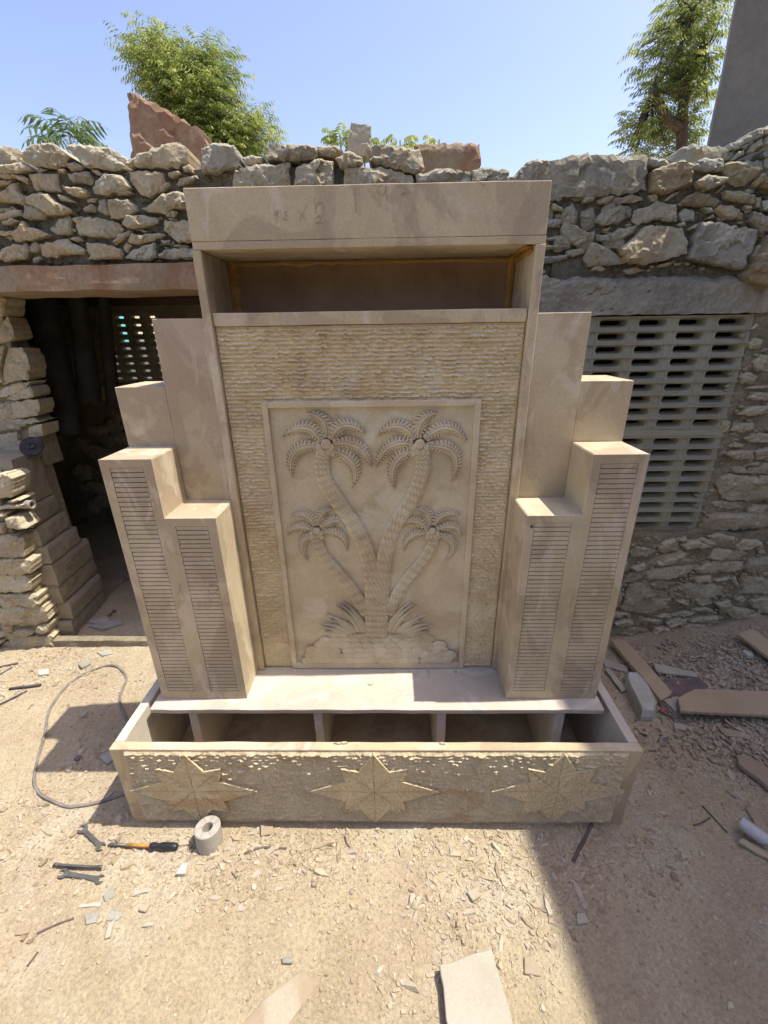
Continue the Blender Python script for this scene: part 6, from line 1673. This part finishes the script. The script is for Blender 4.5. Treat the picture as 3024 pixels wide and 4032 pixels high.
flake('white_chip', [(1.052, .108), (1.062, .106), (1.066, .13), (1.058, .134)], .002, .006, 'small white chip right of the basin corner', 'chip', 'marble', 4)
flake('white_chip', [(1.055, .042), (1.085, .032), (1.086, .042), (1.062, .048)], .002, .005, 'thin white sliver below the basin corner at right', 'chip', 'marble', 5)
flake('white_pebble', [(1.93, .80), (1.96, .80), (1.97, .83), (1.95, .85), (1.925, .84)], .005, .022, 'pale rounded pebble in the debris by the wall', 'pebble', 'marble', 6)

# ---------------------------------------------------------------- tiles and larger fragments in the foreground
flake('stone_tile', [(.193, -.394), (.346, -.357), (.372, -.53), (.205, -.56)], .016, .018, 'pale grey stone tile lying at the bottom edge, right of centre', 'stone tile', 'tile', 7)
flake('stone_tile', [(-.40, -.56), (-.275, -.447), (-.191, -.395), (-.138, -.424), (-.27, -.56)], -.004, .009, 'dusty pink stone tile half sunk at the bottom edge, left of centre', 'stone tile', 'pinktile', 8)
frag = [
 ([(-.659, -.173), (-.651, -.144), (-.633, -.137), (-.627, -.171)], .014, 'marble', 'white angular chip below the screwdriver handle'),
 ([(-.874, -.226), (-.858, -.199), (-.834, -.229), (-.856, -.242)], .006, 'slate', 'grey slate flake right below the lower spanner'),
 ([(-.776, -.228), (-.778, -.215), (-.737, -.202), (-.729, -.215)], .007, 'tile', 'small pale rectangular chip right of the spanners'),
 ([(-.827, -.289), (-.829, -.262), (-.782, -.268), (-.789, -.288)], .006, 'slate', 'dark grey slate flake at lower left'),
 ([(-.88, -.30), (-.90, -.275), (-.86, -.262), (-.85, -.295)], .005, 'slate', 'dusty grey slate flake left of the darker one'),
 ([(-.703, -.306), (-.694, -.292), (-.671, -.293), (-.67, -.304)], .006, 'tile', 'small pale chip with dark edge at lower centre-left'),
 ([(-1.083, -.326), (-1.086, -.308), (-1.05, -.300), (-1.043, -.32)], .006, 'pinktile', 'flat pink chip near the left edge beside a twig'),
 ([(-.257, -.374), (-.227, -.374), (-.224, -.386), (-.253, -.386)], .009, 'slate', 'small dark brown block just above the half sunk tile'),
 ([(-.932, -.258), (-.932, -.246), (-.87, -.242), (-.862, -.254)], .005, 'tile', 'long pale chip left below the lower spanner'),
 ([(-.467, -.239), (-.462, -.196), (-.452, -.199), (-.451, -.239)], .005, 'pinktile', 'thin pink triangular chip in the middle foreground'),
 ([(-.409, -.050), (-.419, -.012), (-.373, -.016), (-.365, -.042)], .010, 'pinktile', 'square pink chip right of the stone ring at the basin foot'),
 ([(-.80, -.335), (-.81, -.30), (-.795, -.285), (-.785, -.33)], .010, 'tile', 'pale upright chip at lower left beside grey flakes'),
 ([(-.735, -.265), (-.73, -.25), (-.705, -.245), (-.71, -.27)], .010, 'pinktile', 'rounded pink chip right of the dark slate flake'),
 ([(-1.63, .93), (-1.58, .90), (-1.53, .92), (-1.56, .955)], .010, 'slate', 'grey flake on the ground before the doorway sill'),
 ([(-1.85, .78), (-1.82, .74), (-1.77, .75), (-1.80, .79)], .014, 'marble', 'pale angular stone near the rods at far left'),
 ([(-1.67, .83), (-1.63, .80), (-1.60, .83), (-1.63, .87)], .016, 'slate', 'dark flake inside the top of the cable loop'),
 ([(-1.19, .255), (-1.13, .225), (-1.11, .26), (-1.16, .29)], .012, 'slate', 'grey flake in the shadow beside the basin corner'),
 ([(-1.43, .48), (-1.405, .47), (-1.395, .495), (-1.42, .505)], .014, 'slate', 'dark pebble at the shadow corner inside the cable loop'),
 ([(-1.29, .245), (-1.265, .24), (-1.262, .26), (-1.285, .265)], .012, 'cloth', 'small purple scrap in the shadow left of the basin'),
 ([(-1.66, .06), (-1.61, .05), (-1.60, .085), (-1.65, .09)], .008, 'slate', 'flat grey flake at the left picture edge'),
 ([(-1.06, .09), (-1.055, .085), (-1.04, .11), (-1.046, .12)], .006, 'slate', 'small grey chip on the cable near the basin corner'),
 ([(.30, -.21), (.335, -.195), (.345, -.22), (.315, -.235)], .010, 'pinktile', 'pink chip in the sun before the shade edge'),
 ([(.62, -.29), (.66, -.285), (.655, -.26), (.63, -.262)], .009, 'tile', 'pale bracket-shaped chip on the shade edge'),
 ([(.43, -.40), (.475, -.405), (.47, -.36), (.44, -.365)], .008, 'pinktile', 'rounded pink flake right of the grey tile'),
]
for k, (p, th, mt_, lab) in enumerate(frag):
    flake('stone_fragment', p, .001, th, lab, 'stone fragment', mt_, 80 + k, 'larger stone fragments on the ground')
